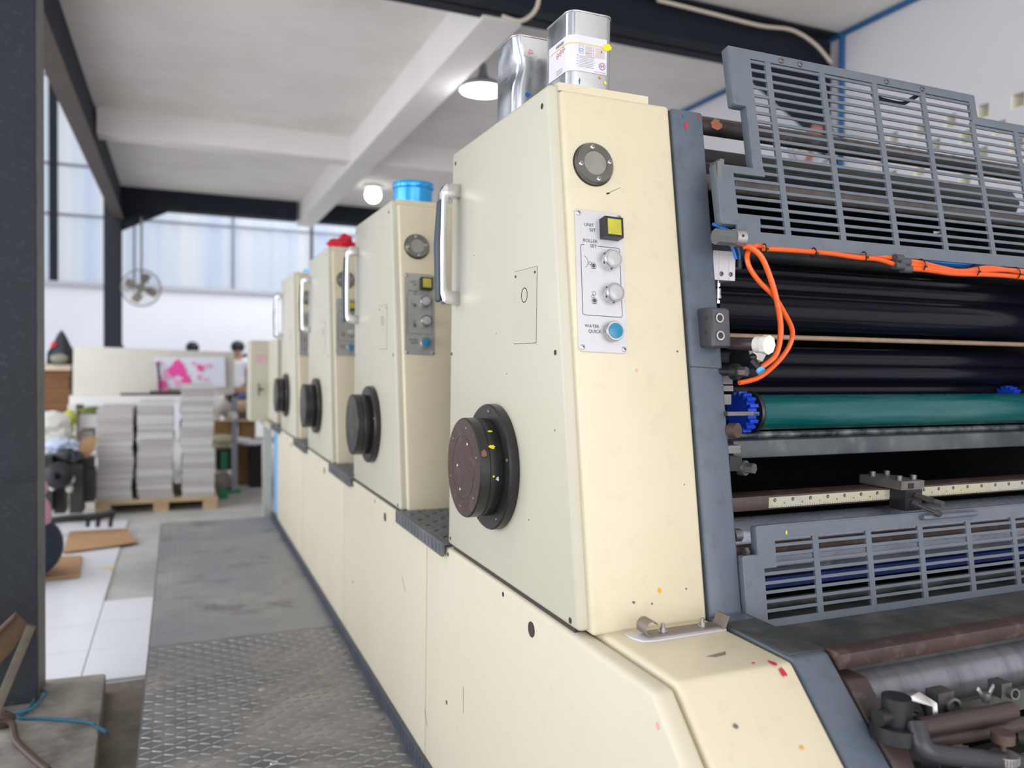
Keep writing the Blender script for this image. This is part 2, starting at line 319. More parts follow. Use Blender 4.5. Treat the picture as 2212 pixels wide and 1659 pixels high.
# white tiles
b = B(); b.box(-4.0, -.09, 2.985, 3.96, ZF+.0005, ZF+.003); b.box(-4.0, -.305, 3.96, 5.95, ZF+.0005, ZF+.003); struct(b, 'trim_2', GROUT)
b = B()
for i in range(12):
    for j in range(-1, 9):
        x1 = -.303-.4*(i-1); x0 = x1-.4; y0 = 3.315+.325*(j-1); y1 = y0+.325
        if y0 < 2.985: y0 = 2.985
        if x1 > -.09: x1 = -.09
        if y1 > 5.95: y1 = 5.95
        if i == 0 and y1 > 3.97: continue
        if x0 < -4 or y1 - y0 < .03 or y1 < 2.99: continue
        b.box(x0+.002, x1-.002, y0+.002, y1-.002, ZF+.001, ZF+.007)
struct(b, 'trim_3', TILE)
# rear wall: white masonry below, translucent sheets above
YB = 13.0
b = B(); b.box(-6, 5, YB, YB+.15, ZF, 1.02); struct(b, 'wall_back', WALLW)
b = B()
n = 320; x0, x1 = -6.0, 5.0; ptsf = []
for i in range(n+1):
    x = x0+(x1-x0)*i/n; ptsf.append((x, YB+.06+.018*math.cos(2*math.pi*i/8)))
vs = [(b.bm.verts.new((x, y, 1.02)), b.bm.verts.new((x, y, 3.97))) for x, y in ptsf]
for a, c in zip(vs, vs[1:]): b._face([a[0], c[0], c[1], a[1]])
struct(b, 'window_1', SHEETM)
b = B(); b.box(-6, 5, YB-.06, YB+.0, 1.01, 1.07); struct(b, 'trim_4', mat('window_ledge', (.45, .46, .50), .7))
for z in (2.02, 2.73, 3.97):
    b = B(); b.box(-6, 5, YB-.02, YB+.02, z-.018, z+.018); o = b.obj('trim_5', mat('purlin', (.16, .17, .20), .6)); o['kind'] = 'structure'
for x in (-.59, .78, 1.96, -1.66):
    b = B(); b.box(x-.02, x+.02 if x > -1 else x+.09, YB-.05, YB+.0, 1.05, 4.0); o = b.obj('trim_6', mat('purlin', (.16, .17, .20), .6) if x in (-.59, .78) else IRON); o['kind'] = 'structure'
# left wall and roof of the tall hall
b = B(); b.box(-6.1, -6, -4, 13.2, ZF, 5.4); struct(b, 'wall_left', WALLW)
b = B(); b.box(-6.1, -.7, -4, 9.6, 5.3, 5.4); b.box(-6.1, 5, 9.6, 12.0, 5.3, 5.4); struct(b, 'trim_7', mat('roof_sheet', (.6, .62, .66), .7))
# right wall with opening for ventilation blocks
XW = 3.49; vy0, vy1, vz0, vz1 = 1.45, 3.36, .84, 1.24
b = B(); b.box(XW, XW+.15, -4, vy0, ZF, 4.5); b.box(XW, XW+.15, vy1, 13.2, ZF, 4.5); b.box(XW, XW+.15, vy0, vy1, ZF, vz0); b.box(XW, XW+.15, vy0, vy1, vz1, 4.5)
struct(b, 'wall_right', mat('right_wall', (.64, .62, .66), .8, dirt=(.57, .55, .59), amt=.5, scale=.7))
b = B(); nz = 4; dz_ = (vz1-vz0)/nz
for r_ in range(nz):
    za, zb = vz0+r_*dz_, vz0+(r_+1)*dz_
    b.box(XW, XW+.15, vy0, vy1, za, za+.034); yy = vy0
    off = .085 if r_ % 2 else 0.; prev = vy0; k = 0
    while True:
        h0 = vy0+.05+off+.17*k; h1 = h0+.058
        if h1 > vy1-.03: break
        b.mi = 0; b.box(XW, XW+.15, prev, h0-.006, za+.034, zb)
        b.mi = 1; b.box(XW+.002, XW+.15, h0-.006, h0, za+.034, zb); b.box(XW+.002, XW+.15, h1, h1+.006, za+.034, zb); b.obox((XW+.08, (h0+h1)/2, za+.045), (.07, 0, .010), (0, .029, 0), (-.001, 0, .006))
        b.mi = 0; prev = h1+.006; k += 1
    b.box(XW, XW+.15, prev, vy1, za+.034, zb)
struct(b, 'window_2', [MATS['right_wall'], ROSTER])

# mezzanine ceiling and beams
b = B(); b.box(-.62, XW, -4, 10.2, ZC, ZC+.15); struct(b, 'ceiling', CEIL)
b = B(); b.box(-.57, XW, 6.85, 7.05, 1.70, ZC); o = struct(b, 'trim_8', BEAMW)
pa = onz(1030, 130, 1.9)
b = B(); b.box(1.36, 1.56, 3.66, 10.25, 1.66, ZC); struct(b, 'trim_9', BEAMW)
b = B(); b.box(-.66, XW, 3.60, 3.615, 1.68, ZC); b.box(-.66, XW, 3.52, 3.70, 1.68, 1.695); b.box(-.66, XW, 3.52, 3.70, 1.885, ZC)
b.prism([(XW, 3.59, 1.69), (XW-.75, 3.59, 1.69), (XW, 3.59, 1.28)], (0, .04, 0)); struct(b, 'trim_10', IRON)
b = B(); b.box(-.62, 1.33, 9.9, 10.1, 1.68, 1.9); b.box(1.52, XW, 9.9, 10.1, 1.68, 1.9)
b.prism([(-.62, 9.98, 1.70), (-.05, 9.98, 1.70), (-.62, 9.98, 1.40)], (0, .05, 0)); struct(b, 'trim_11', IRON)
b = B(); b.box(-.60, -.585, -3, 10, 1.55, 1.9); struct(b, 'trim_12', IRON)
b = B(); b.box(-.665, -.555, -3, 10, 1.535, 1.55); struct(b, 'trim_13', IRONB)
# columns (I-section): near one on its slab, far one under the rear beam
def column(xc, yc, w, d, z0, z1, m, nm):
    b = B(); b.box(xc-w/2, xc+w/2, yc, yc+.012, z0, z1); b.box(xc-w/2, xc+w/2, yc+d-.012, yc+d, z0, z1); b.box(xc-.006, xc+.006, yc+.012, yc+d-.012, z0, z1)
    return struct(b, nm, m)
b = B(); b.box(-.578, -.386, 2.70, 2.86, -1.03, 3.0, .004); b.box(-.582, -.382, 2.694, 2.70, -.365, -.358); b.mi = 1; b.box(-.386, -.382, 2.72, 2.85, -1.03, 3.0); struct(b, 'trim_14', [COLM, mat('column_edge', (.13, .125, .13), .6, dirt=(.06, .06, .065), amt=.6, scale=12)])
column(-.675, 9.95, .175, .2, ZF, 1.9, COLM, 'trim_15')
b = B(); b.prism([(-.95, 2.05, ZF), (-.185, 2.05, ZF), (-.215, 2.88, ZF), (-.95, 2.92, ZF)], (0, 0, .07), .008); struct(b, 'trim_16', SLAB)
# conduits
b = B(); b.tube([(XW-.015, -2, 1.885), (XW-.015, 10, 1.885)], .014); b.tube([(XW-.015, 3.50, 1.88), (XW-.015, 3.49, 1.0)], .016)
tobj(b, 'wall_conduit', CONDB, 'blue conduit running along the top edge of the right wall and down its corner', 'conduit')
b = B(); b.tube([ony(*p, 3.5) for p in [(1420, 0), (1520, 25), (1640, 55), (1710, 65), (1760, 95), (1795, 135)]], .010, smooth=6)
tobj(b, 'ceiling_cable', CONDW, 'cream flexible cable looping across the dark beam to the right wall', 'cable')
b = B(); b.tube([ony(*p, 3.45) for p in [(1165, -10), (1160, 15), (1145, 35), (1120, 46), (1085, 35)]], .010, smooth=6)
tobj(b, 'hanging_cable', CONDW, 'short beige cable drooping from the dark beam left of the tall varnish tin', 'cable')
# ============================================================ PRINTING UNITS
def P2(X, z): return (X, yf(z), z)
FU = Vector((0, FS, 1)).normalized()      # up along the slanted front
FN = Vector((0, -1, FS)).normalized()     # out of the slanted front
def fpt(X, z, n=0): return Vector(P2(X, z))+FN*n
def poly_slab(b, yz, x0, x1, bev=0, seg=2): return b.prism([(x0, y, z) for y, z in yz], (x1-x0, 0, 0), bev, seg)
def screwhead(parent, c, n, r, m=CHROMED, name='screw'):
    n = Vector(n).normalized(); c = Vector(c); u = n.orthogonal().normalized(); w = n.cross(u)
    b = B(); b.lathe([(0, r), (r*.35, r*.85), (r*.5, r*.45), (r*.5, 0)], c, n, 14)
    b.mi = 1; a = random.uniform(0, 1.5); u2 = u*math.cos(a)+w*math.sin(a); w2 = n.cross(u2)
    b.obox(c+n*r*.5, u2*r*.5, w2*r*.09, n*r*.06); b.obox(c+n*r*.5, w2*r*.5, u2*r*.09, n*r*.06)
    return b.obj(name, [m, SEAM], parent)
def holedot(parent, c, n, r, asp=1.0, name='screw_hole'):
    n = Vector(n).normalized(); c = Vector(c); u = n.orthogonal().normalized(); w = n.cross(u)
    b = B(); b.cyl(c-n*.002, c+n*.0006, r, seg=16); return b.obj(name, SEAM, parent)
def make_unit(near, label, dy):
    """a unit at dy=0 is the nearest one; the second is built at dy and copied"""
    D = Vector((0, dy, 0)); t = thing('printing_unit', label, 'printing press', (.52+.6, 1.3+dy, ZF), 'printing units in the row')
    def q(b):      # shift everything built at dy=0
        for v in b.bm.verts: v.co += D
        return b
    sc = CREAM_SHADED
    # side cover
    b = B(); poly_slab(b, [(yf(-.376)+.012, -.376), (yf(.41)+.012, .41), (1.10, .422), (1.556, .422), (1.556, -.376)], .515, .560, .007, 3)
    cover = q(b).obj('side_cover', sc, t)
    # dark seam behind and between
    b = B(); poly_slab(b, [(yf(-.89)+.03 if False else .985, -.39), (yf(.4)+.02, .400), (1.54, .41), (1.54, -.39)], .553, .60); b.box(.522, .60, 1.0, 1.54, -.386, -.372)
    q(b).obj('seam_gasket', SEAM, t)
    # front cover (wraps the column between side cover and grey frame)
    b = B(); poly_slab(b, [(yf(-.380), -.380), (yf(.412), .412), (1.55, .412), (1.55, -.380)], .5315, .7235, .006, 3)
    front = q(b).obj('front_cover', CREAM, t)
    b = B(); b.box(.530, .688, 1.095, 1.50, .412, .424, .003); q(b).obj('top_plate', CREAM, t)
    b = B(); poly_slab(b, [(yf(-.382)+.006, -.382), (yf(.405)+.006, .405), (1.5, .405), (1.5, -.382)], .7225, .7265); q(b).obj('frame_gasket', SEAM, t)
    # grey side frame
    fy = [(yf(-.374)-.002, -.372), (yf(.410)-.002, .410), (1.52, .40), (1.52, -.95)]
    if near: fy += [(.26, -.95), (.26, -.905), (.790, -.375)]
    else: fy += [(yf(-.374)-.002, -.95)]
    b = B(); poly_slab(b, fy, .7265, .787, .005, 3); fr = q(b).obj('side_frame', GREY, t)
    # lower skirt
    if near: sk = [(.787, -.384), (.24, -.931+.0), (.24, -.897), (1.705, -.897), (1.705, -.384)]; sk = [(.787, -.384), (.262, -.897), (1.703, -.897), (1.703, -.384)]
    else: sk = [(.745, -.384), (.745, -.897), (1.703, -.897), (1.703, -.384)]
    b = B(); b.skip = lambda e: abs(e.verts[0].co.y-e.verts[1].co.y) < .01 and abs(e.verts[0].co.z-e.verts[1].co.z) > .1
    poly_slab(b, sk, .515, .545, .009 if near else .004, 3); skirt = q(b).obj('lower_side_panel', CREAM_LIT, t, ang=50)
    b = B(); poly_slab(b, [(.80 if near else .76, -.40), (.30 if near else .76, -.90), (1.70, -.90), (1.70, -.40)], .53, .60); q(b).obj('skirt_gasket', SEAM, t)
    # tread step between units
    b = B(); b.box(.509, .722, 1.562, 1.935, -.380, -.3742); b.box(.503, .5095, 1.562, 1.940, -.404, -.374, .002)
    b.box(.5105, .53, 1.57, 1.935, -.384, -.380)
    for i in range(9):
        for j in range(12):
            x = .525+.028*i; y = 1.58+.032*j; a = .6 if (i+j) % 2 else -.6
            b.obox((x, y, -.3735), (.009*math.cos(a), .009*math.sin(a), 0), (-.002*math.sin(a), .002*math.cos(a), 0), (0, 0, .0009))
    for j in range(14): b.obox((.5025, 1.575+.027*j, -.389), (0, .002, .010), (0, .002, -.001), (.0012, 0, 0))
    q(b).obj('tread_step', TREAD, t)
    # handle on the far edge of the side cover
    b = B(); zt, zb, yc = .350, .112, 1.512
    pts = [(.516, zt), (.487, zt), (.479, zt-.006), (.475, zt-.02), (.4735, (zt+zb)/2), (.475, zb+.02), (.479, zb+.006), (.487, zb), (.516, zb),
           (.516, zb+.026), (.492, zb+.028), (.4885, zb+.036), (.4865, (zt+zb)/2), (.4885, zt-.036), (.492, zt-.028), (.516, zt-.026)]
    b.prism([(x, yc-.013, z) for x, z in pts], (0, .026, 0), .0025); hd = q(b).obj('handle', CHROME, t)
    b = B(); b.prism([(x, yc-.012, z) for x, z in [(.476, zt-.03), (.4725, zt-.036), (.467, (zt+zb)/2), (.4705, zb+.008), (.476, zb+.004)]], (0, .024, 0), .002); q(b).obj('grip', mat('blue_black_grip', (.035, .05, .075), .4), hd)
    # handwheel hub
    yc, zc = 1.297, -.183
    b = B(); b.lathe([(0, 0), (0, .108), (.003, .1095), (.015, .1095), (.018, .107), (.018, .0), ], (.5155, yc, zc), (-1, 0, 0), 64)
    fl = q(b).obj('handwheel_flange', BLACKP, t)
    b = B(); b.lathe([(0, .083), (.004, .085), (.020, .086), (.022, .0845), (.023, .0845), (.025, .086), (.040, .086), (.0425, .084), (.0425, .056), (.0418, .0555), (.0418, .054), (.0425, .0535), (.0425, .0)], (.4975, yc, zc), (-1, 0, 0), 64)
    hubm = [BLACKP, BROWNHUB if near else BLACKP]
    for f in b.bm.faces:
        if all(abs(v.co.x-.4975+.0425) < .0012 for v in f.verts): f.material_index = 1
    hb = q(b).obj('handwheel_hub', hubm, t)
    for k in range(5):
        a = 2*math.pi*k/5+.4; screwhead(fl, Vector((.4975, yc+.097*math.cos(a), zc+.097*math.sin(a)))+D, (-1, 0, 0), .0038, BOLT, 'bolt')
    if near:
        for k in range(6):
            a = 2*math.pi*k/6+.7; screwhead(hb, Vector((.455, yc+.070*math.cos(a), zc+.070*math.sin(a)))+D, (-1, 0, 0), .0032, BOLT, 'bolt')
        for k, (dyy, dzz) in enumerate([(-.02, .042), (.015, -.04), (.03, .0)]): screwhead(hb, Vector((.455, yc+dyy, zc+dzz))+D, (-1, 0, 0), .003, CHROMED, 'bolt')
    # access plate and screws in the side cover
    if near or True:
        b = B(); b.box(.5148, .5165, 1.130, 1.222, .030, .150); q(b).obj('plate_shadow_gap', SEAM, cover)
        b = B(); b.box(.5140, .5166, 1.1308, 1.2212, .0308, .1492, .0004); ap = q(b).obj('access_plate', sc, cover)
        b = B(); b.lathe([(0, .0122), (.0004, .0122), (.0004, .0108), (0, .0108)], (.5139, 1.177, .108), (-1, 0, 0), 28); q(b).obj('knockout_ring', SEAM, ap)
        for y, z in ((1.137, .141), (1.214, .141)): holedot(ap, Vector((.5138, y, z))+D, (-1, 0, 0), .0022)
    for y, z, r in ((1.062, .015, .0042), (1.546, .015, .0038), (1.541, -.362, .0038), (1.001, -.366, .0045), (1.534, .398, .0038), (1.121, .393, .0045)): holedot(cover, Vector((.515, y, z))+D, (-1, 0, 0), r)
    for y, z, r in ((1.134, -.421, .0125), (1.253, -.398, .0042), (1.554, -.398, .0042), (1.554, -.707, .0045)): holedot(skirt, Vector((.515, y, z))+D, (-1, 0, 0), r)
    # sight glass
    c = fpt(.578, .2995)+D
    b = B(); b.lathe([(0, .0325), (.006, .0325), (.0085, .030), (.0088, .0195), (.0078, .0185), (.0078, 0)], c, FN, 48)
    for f in b.bm.faces:
        if all((v.co-c).dot(FN) > .0070 and ((v.co-c)-FN*(v.co-c).dot(FN)).length < .019 for v in f.verts): f.material_index = 1
    sg = b.obj('sight_glass', [SGLASS, SGIN], t)
    b2 = B(); b2.lathe([(0, .034), (.0015, .034), (.0015, .0)], c-FN*.0002, FN, 40); b2.obj('glass_gasket', SEAM, sg)
    for k in range(4):
        a = math.pi/2*k+.15; screwhead(sg, c+(UX*math.cos(a)+FU*math.sin(a))*.0248+FN*.0085, FN, .0040)
    # control plate (built square, hung very slightly turned)
    rot = -.03; pu = (UX*math.cos(rot)+FU*math.sin(rot)); pv = (FU*math.cos(rot)-UX*math.sin(rot)); pc = fpt(.5785, .1215)+D
    def pp(x, y, n=0): return pc+pu*x+pv*y+FN*n
    hw, hh = .0405, .1075; r = .006; poly = []
    for cx_, cy_, a0 in ((hw-r, hh-r, 0), (-hw+r, hh-r, 90), (-hw+r, -hh+r, 180), (hw-r, -hh+r, 270)):
        for k in range(5): a = math.radians(a0+k*22.5); poly.append(pp(cx_+r*math.cos(a), cy_+r*math.sin(a)))
    b = B(); b.prism(poly, FN*.0022, .0005, 1); pl = b.obj('control_plate', PLATE if near else PLATE2, t)
    for x, y in ((-.0345, .101), (.0345, .101), (-.0345, -.101), (.0345, -.101)): screwhead(pl, pp(x, y, .0022), FN, .0042)
    n1 = .0024
    # printed frame line
    fx0, fx1, fy0, fy1 = -.0325, .0335, -.0530, .0530; b = B()
    def line(b, x0, y0, x1, y1, wd=.00045):
        a = pp(x0, y0, n1); c2 = pp(x1, y1, n1); d = (c2-a); l = d.length; d.normalize(); b.obox((a+c2)/2, d*l/2, FN.cross(d)*wd, FN*.00006)
    line(b, fx0, fy1-.003, fx0, fy0+.003); line(b, fx1, fy1-.003, fx1, fy0+.003); line(b, fx0+.003, fy0, fx1-.003, fy0); line(b, -.004, fy1, fx1-.003, fy1); line(b, fx0+.003, fy1, fx0+.006, fy1)
    for cx_, cy_, a0 in ((fx1-.003, fy1-.003, 0), (fx0+.003, fy1-.003, 90), (fx0+.003, fy0+.003, 180), (fx1-.003, fy0+.003, 270)):
        for k in range(4):
            a = math.radians(a0+k*22.5); a2 = math.radians(a0+(k+1)*22.5); line(b, cx_+.003*math.cos(a), cy_+.003*math.sin(a), cx_+.003*math.cos(a2), cy_+.003*math.sin(a2))
    # roller pictograms
    def ring(b, x, y, r, wd=.0003):
        for k in range(14): a = 2*math.pi*k/14; a2 = 2*math.pi*(k+1)/14; line(b, x+r*math.cos(a), y+r*math.sin(a), x+r*math.cos(a2), y+r*math.sin(a2), wd)
    ring(b, -.0120, .0225, .0042); ring(b, -.0120, .0225, .0018, .0012); ring(b, -.0178, .0255, .0022)
    for k in range(5): a = math.radians(-60+k*25); a2 = math.radians(-35+k*25); line(b, -.031+.010*math.cos(a), .027+.010*math.sin(a), -.031+.010*math.cos(a2), .027+.010*math.sin(a2), .0003)
    line(b, -.0165, .0178, -.0080, .0178, .0003)
    ring(b, -.0125, -.0305, .0042); ring(b, -.0125, -.0305, .0018, .0012); ring(b, -.0148, -.0245, .0022); ring(b, -.0130, -.0195, .0028); line(b, -.0165, -.0352, -.0085, -.0352, .0003)
    b.obj('printed_line', INK, pl)
    tx = .0062
    for s_, x, y in (('UNIT', -.0255, .0820), ('SET', -.0170, .0745), ('ROLLER', -.0285, .0575), ('SET', -.0165, .0500), ('WATER', -.0300, -.0715), ('QUICK', -.0245, -.0790)):
        text(s_, pp(x, y, n1), pu, pv, tx*1.12, INK, pl, bold=.01)
    # buttons
    def round_btn(x, y, cap, cm, h=.017, r=.0148):
        c = pp(x, y, .0022); b = B(); b.lathe([(0, r*.93), (.003, r*.93), (h*.35, r*.93), (h*.38, r), (h*.90, r), (h, r*.93), (h, r*.80), (h*.97, r*.78), (h*.97, 0)], c, FN, 36); o = b.obj('button_bezel', CHROME if cap != 'blue' else CHROMED, pl)
        b = B(); b.lathe([(0, r*.76), (.0012, r*.74), (.0018, r*.6), (.0020, 0)], c+FN*h*.96, FN, 30); b.obj('button_cap', cm, o)
        if cap == 'clear':
            for a in (2.6, 3.6, 4.6): holedot(o, c+(pu*math.cos(a)+pv*math.sin(a))*r+FN*h*.65, pu*math.cos(a)+pv*math.sin(a), .0016, name='bezel_hole')
    c = pp(.0160, .0795, .0022)
    b = B(); b.obox(c+FN*.0085, pu*.0155, pv*.0155, FN*.0085, .001); sq = b.obj('button_housing', BLACKPL, pl)
    b = B(); b.obox(c+FN*.0172, pu*.0112, pv*.0118, FN*.0008, .0007); b.obj('button_cap', YELLOW, sq)
    round_btn(.0135, .0315, 'clear', BUTW); round_btn(.0150, -.0195, 'clear', BUTW); round_btn(.0140, -.0765, 'blue', BLUEB, .013, .0150)
    return t, cover, skirt, front, pl, hb, fr
U1, cover1, skirt1, front1, plate1, hub1, frame1 = make_unit(True, 'nearest cream printing unit, with two tins on top and its rollers and orange hoses showing', 0)
U2, c2_, *_ = make_unit(False, 'second cream printing unit from the front, carrying a blue drum on its top', .962)
U3 = dup(U2, (0, .962, 0)); U3['label'] = 'third cream printing unit, between the blue-drum unit and the farthest one'
U4 = dup(U2, (0, 1.924, 0)); U4['label'] = 'farthest cream printing unit in the row, next to the low end cabinet'
# --- unit 1 extras: wear
def patch(parent, c, u, w, n, r, m, name='paint_splash', jag=.3, asp=1.): b = B(); b.blob(c, u, w, n, r, jag, asp=asp); return b.obj(name, m, parent)
c = fpt(.644, -.328); patch(front1, c, UX, FU, FN, .0042, OP, asp=.8, jag=.15)
for y, z, l, a in ((.62, -.62, .03, 1.2), (1.45, -.66, .05, 1.5), (1.90, -.55, .04, .8), (1.20, -.88, .06, .7), (1.70, -.80, .04, 1.0)):
    b = B(); b.obox((.5148, y, z), (0, l/2*math.cos(a), l/2*math.sin(a)), (0, -.0004*math.sin(a), .0004*math.cos(a)), (.0003, 0, 0)); b.obj('scratch', SEAM, skirt1)
patch(skirt1, (.515, 1.04, -.66), UY, UZ, -UX, .011, mat('grey_smudge', (.50, .49, .40), .7), 'smudge')
b = B(); b.obox(fpt(.6105, .2625, .0002), (UX*.9+FU*.45)*.014, (FU*.9-UX*.45)*.0003, FN*.0001); b.obox(fpt(.601, .2575, .0002), (UX*.9+FU*.3)*.003, (FU*.9-UX*.3)*.0014, FN*.0001); b.obj('scratch', SEAM, front1)
patch(front1, fpt(.6305, .205-.215), UX, FU, FN, .0025, PP, 'smudge')
for y, z, r_ in ((1.30, .05, .0012), (1.25, -.02, .001), (1.15, -.25, .0012), (1.42, .2, .001), (1.46, -.30, .0012), (1.06, -.1, .0015)):
    patch(cover1, (.515, y, z), UY, UZ, -UX, r_, mat('dark_smudge', (.16, .13, .11), .6), 'paint_chip')
for X_, z_, r_ in ((.70, -.18, .0010), (.705, .02, .0016), (.60, -.34, .0022), (.63, -.345, .0015), (.69, -.33, .0014)):
    patch(front1, fpt(X_, z_), UX, FU, FN, r_, mat('dark_smudge', (.16, .13, .11), .6), 'paint_chip')
def onhub(ang, xx, r, m, asp=1.):     # splash on the hub's side wall
    n = Vector((0, math.cos(ang), math.sin(ang))); c = Vector((xx, 1.297, -.183))+n*.086; tt = Vector((0, -math.sin(ang), math.cos(ang)))
    patch(hub1, c-n*.0004, UX, tt, n, r, m, asp=asp, jag=.4)
onhub(2.62, .478, .0035, YP, 1.6); onhub(2.25, .483, .002, YP, 2.2); onhub(2.75, .463, .006, mat('bare_rust', (.22, .10, .06), .6), .8); onhub(3.2, .478, .0016, YP); onhub(3.25, .485, .003, GP)
# lower housing in front (cream, flat top then sloping down) – only the near unit shows it
b = B(); poly_slab(b, [(.972, -.377), (.787, -.377), (.262, -.905), (1.1, -.905), (1.1, -.377)], .5475, .7235, .007, 3)
hous = b.obj('lower_housing', CREAM, U1)
b = B(); poly_slab(b, [(.98, -.3805), (.80, -.3805), (.28, -.90), (1.0, -.90)], .7225, .7275); b.obj('frame_gasket', SEAM, U1)
SN = Vector((0, -.71, .704)).normalized(); SU = Vector((0, .704, .71)).normalized()
patch(hous, (.695, .79, -.3765), UX, UY, UZ, .0075, RP, asp=.4); patch(hous, (.700, .778, -.384), UX, SU, SN, .006, RP, asp=.7); patch(hous, (.672, .80, -.3765), UX, UY, UZ, .002, RP)
patch(hous, (.60, .742, -.4205), UX, SU, SN, .003, mat('dark_smudge', (.16, .13, .11), .6), 'smudge'); patch(hous, (.675, .715, -.447), UX, SU, SN, .0025, OP)
b = B(); b.prism([(.630, .840, -.377), (.665, .846, -.377), (.658, .836, -.377), (.640, .834, -.377)], (0, 0, .0005)); b.obj('torn_tape', mat('old_tape', (.22, .17, .14), .7), hous)
patch(skirt1, (.515, .775, -.42), UY, UZ, -UX, .005, PP, 'smudge', asp=.7)
# aluminium strip with bent steel bracket on the housing
b = B(); b.prism([(.572, .928, -.377), (.580, .912, -.377), (.600, .908, -.377), (.718, .912, -.377), (.722, .945, -.377), (.572, .950, -.377)], (0, 0, .003), .0006)
br = b.obj('clip_base', PLATE, U1)
b = B(); b.box(.596, .716, .918, .940, -.374, -.3715, .0004)
pts = [(.600, -.3725)]+[(.597-.011*math.sin(math.radians(a)), -.3615-.011*math.cos(math.radians(a))) for a in range(0, 250, 20)]
outer = pts; inner = [(x+(.597-x)*.14, z+(-.3615-z)*.14) for x, z in pts[1:]]
b.prism([(x, .916, z) for x, z in outer+inner[::-1]], (0, .024, 0))
b.prism([(.712, .912, -.374), (.722, .914, -.357), (.7245, .914, -.357), (.716, .912, -.374)], (0, .026, 0)); b.obj('spring_clip', mat('bare_bracket_steel', (.24, .21, .19), .45, metal=.5, dirt=(.15, .12, .10), amt=.5, scale=30), br)
for x in (.622, .688):
    b = B(); b.cyl((x, .929, -.3715), (x, .929, -.3705), .0065, seg=20); b.cyl((x, .929, -.3705), (x, .929, -.3655), .0045, seg=6, bev=.0004); b.cyl((x, .929, -.3655), (x, .929, -.360), .0028, seg=12); b.obj('bolt', CHROMED, br)
# grey frame marks
for x, z, r, m in ((.752, .382, .006, RP), (.748, .398, .003, BP), (.778, .398, .004, RP)): patch(frame1, fpt(x, z, .0022), UX, FU, FN, r, m, asp=.45)
b = B(); b.obox(fpt(.757, -.005, .0015), UX*.0300+FU*.0015*-1, FU*.0006, FN*.001); b.obj('plate_joint', SEAM, frame1)
b = B(); b.box(.728, .788, .80, .966, -.3745, -.3725, .001); b.obj('greasy_ledge', GRIME, frame1)
# ------------------------------------------------ between the frames
XL, XR = .787, 1.72
b = B(); poly_slab(b, [(yf(-.374), -.372), (yf(.410), .335), (1.52, .33), (1.52, -.95), (.26, -.95), (.26, -.905), (.790, -.375)], XR, XR+.06, .004); b.obj('side_frame', DARKM, U1)
b = B(); poly_slab(b, [(yf(-.380), -.90), (yf(.30), .32), (1.5, .32), (1.5, -.90)], XR+.062, XR+.26, .006); b.obj('far_side_cover', CREAM, U1)
b = B(); b.box(XL, XR, 1.42, 1.46, -.95, .365); b.obj('shade_backing', VOID, U1)  # black sheet added so the space between the frames reads as deep shade
b = B(); b.box(XL, XR, .45, 1.46, -.96, -.93); b.obj('base_plate', VOID, U1)
def bar(y, z, r, m, name, x0=XL, x1=XR, seg=40, bev=0): b = B(); b.cyl((x0, y, z), (x1, y, z), r, seg=seg, bev=bev); return b.obj(name, m, U1)
def pz(px, py, Y): return ony(px, py, Y)[2]
rp = bar(1.16, pz(1530, 273, 1.16), .0155, RUSTY, 'tie_rod')
c = ony(1547, 266, 1.143); patch(rp, c+Vector((0, .001, 0)), UX, UZ, Vector((0, -1, .2)).normalized(), .010, mat('orange_primer', (.50, .17, .09), .6), 'primer_patch', jag=.4, asp=1.3)
# dark top beam: bent profile
b = B(); z1 = pz(1600, 342, 1.25); b.prism([(XL, 1.22, z1), (XL, 1.20, z1-.03), (XL, 1.22, z1-.075), (XL, 1.36, z1-.075), (XL, 1.36, z1)], (XR-XL, 0, 0), .004); b.obj('cross_beam', DARKM, U1)
bar(1.10, pz(1700, 415, 1.10), .0135, PIPEG, 'guide_pipe')
bar(1.13, pz(1700, 552, 1.13), .016, DARKM, 'tie_rod')
r1 = bar(1.20, pz(1700, 612, 1.15), .034, BLKROLL, 'ink_roller', .80)
r2 = bar(1.165, pz(1700, 672, 1.14), .037, BLKROLL, 'ink_roller', .86)
bar(1.085, pz(1700, 729, 1.085), .0045, COPPER, 'brass_rod')
bar(1.20, pz(1700, 775, 1.18), .024, BLKROLL, 'ink_roller', .83); bar(1.19, pz(1700, 806, 1.17), .022, BLKROLL, 'ink_roller', .83); bar(1.22, pz(1700, 845, 1.19), .026, BLKROLL, 'ink_roller', .83)
# teal form roller
zt = pz(1640, 893, 1.115)
tr = bar(1.145, zt, .0315, TEAL, 'teal_roller', .948, XR-.02, 56)
b = B(); b.lathe([(0, .010), (0, .0365), (.004, .038), (.008, .0365), (.008, .0)], (.940, 1.145, zt), (1, 0, 0), 40); b.obj('end_disc', BLACKP, tr)
def gear(x, y, z, r, wd, par, n=16):
    b = B(); b.cyl((x, y, z), (x+wd, y, z), r*.8, seg=32)
    for k in range(n):
        a = 2*math.pi*k/n; d = Vector((0, math.cos(a), math.sin(a))); e = Vector((0, -math.sin(a), math.cos(a)))
        b.obox(Vector((x+wd/2, y, z))+d*r*.88, UX*wd/2, e*r*.085, d*r*.13, .0006)
    return b.obj('nylon_gear', BLUEG, par)
gear(.915, 1.145, zt, .037, .018, tr)
b = B(); g2y = 1.17; gp = ony(2172, 848, g2y); gear(gp.x, g2y, gp.z-.014, .028, .02, tr)
bar(1.15, pz(1700, 938, 1.15), .0065, RODW, 'steel_rod', .87)
b = B(); za = pz(1700, 948, 1.09); zb = pz(1700, 985, 1.09)
b.prism([(.86, 1.085, za), (.86, 1.083, zb), (.86, 1.11, zb-.003), (.86, 1.115, za)], (XR-.86, 0, 0), .003); b.obj('flat_bar', FLATB, U1)
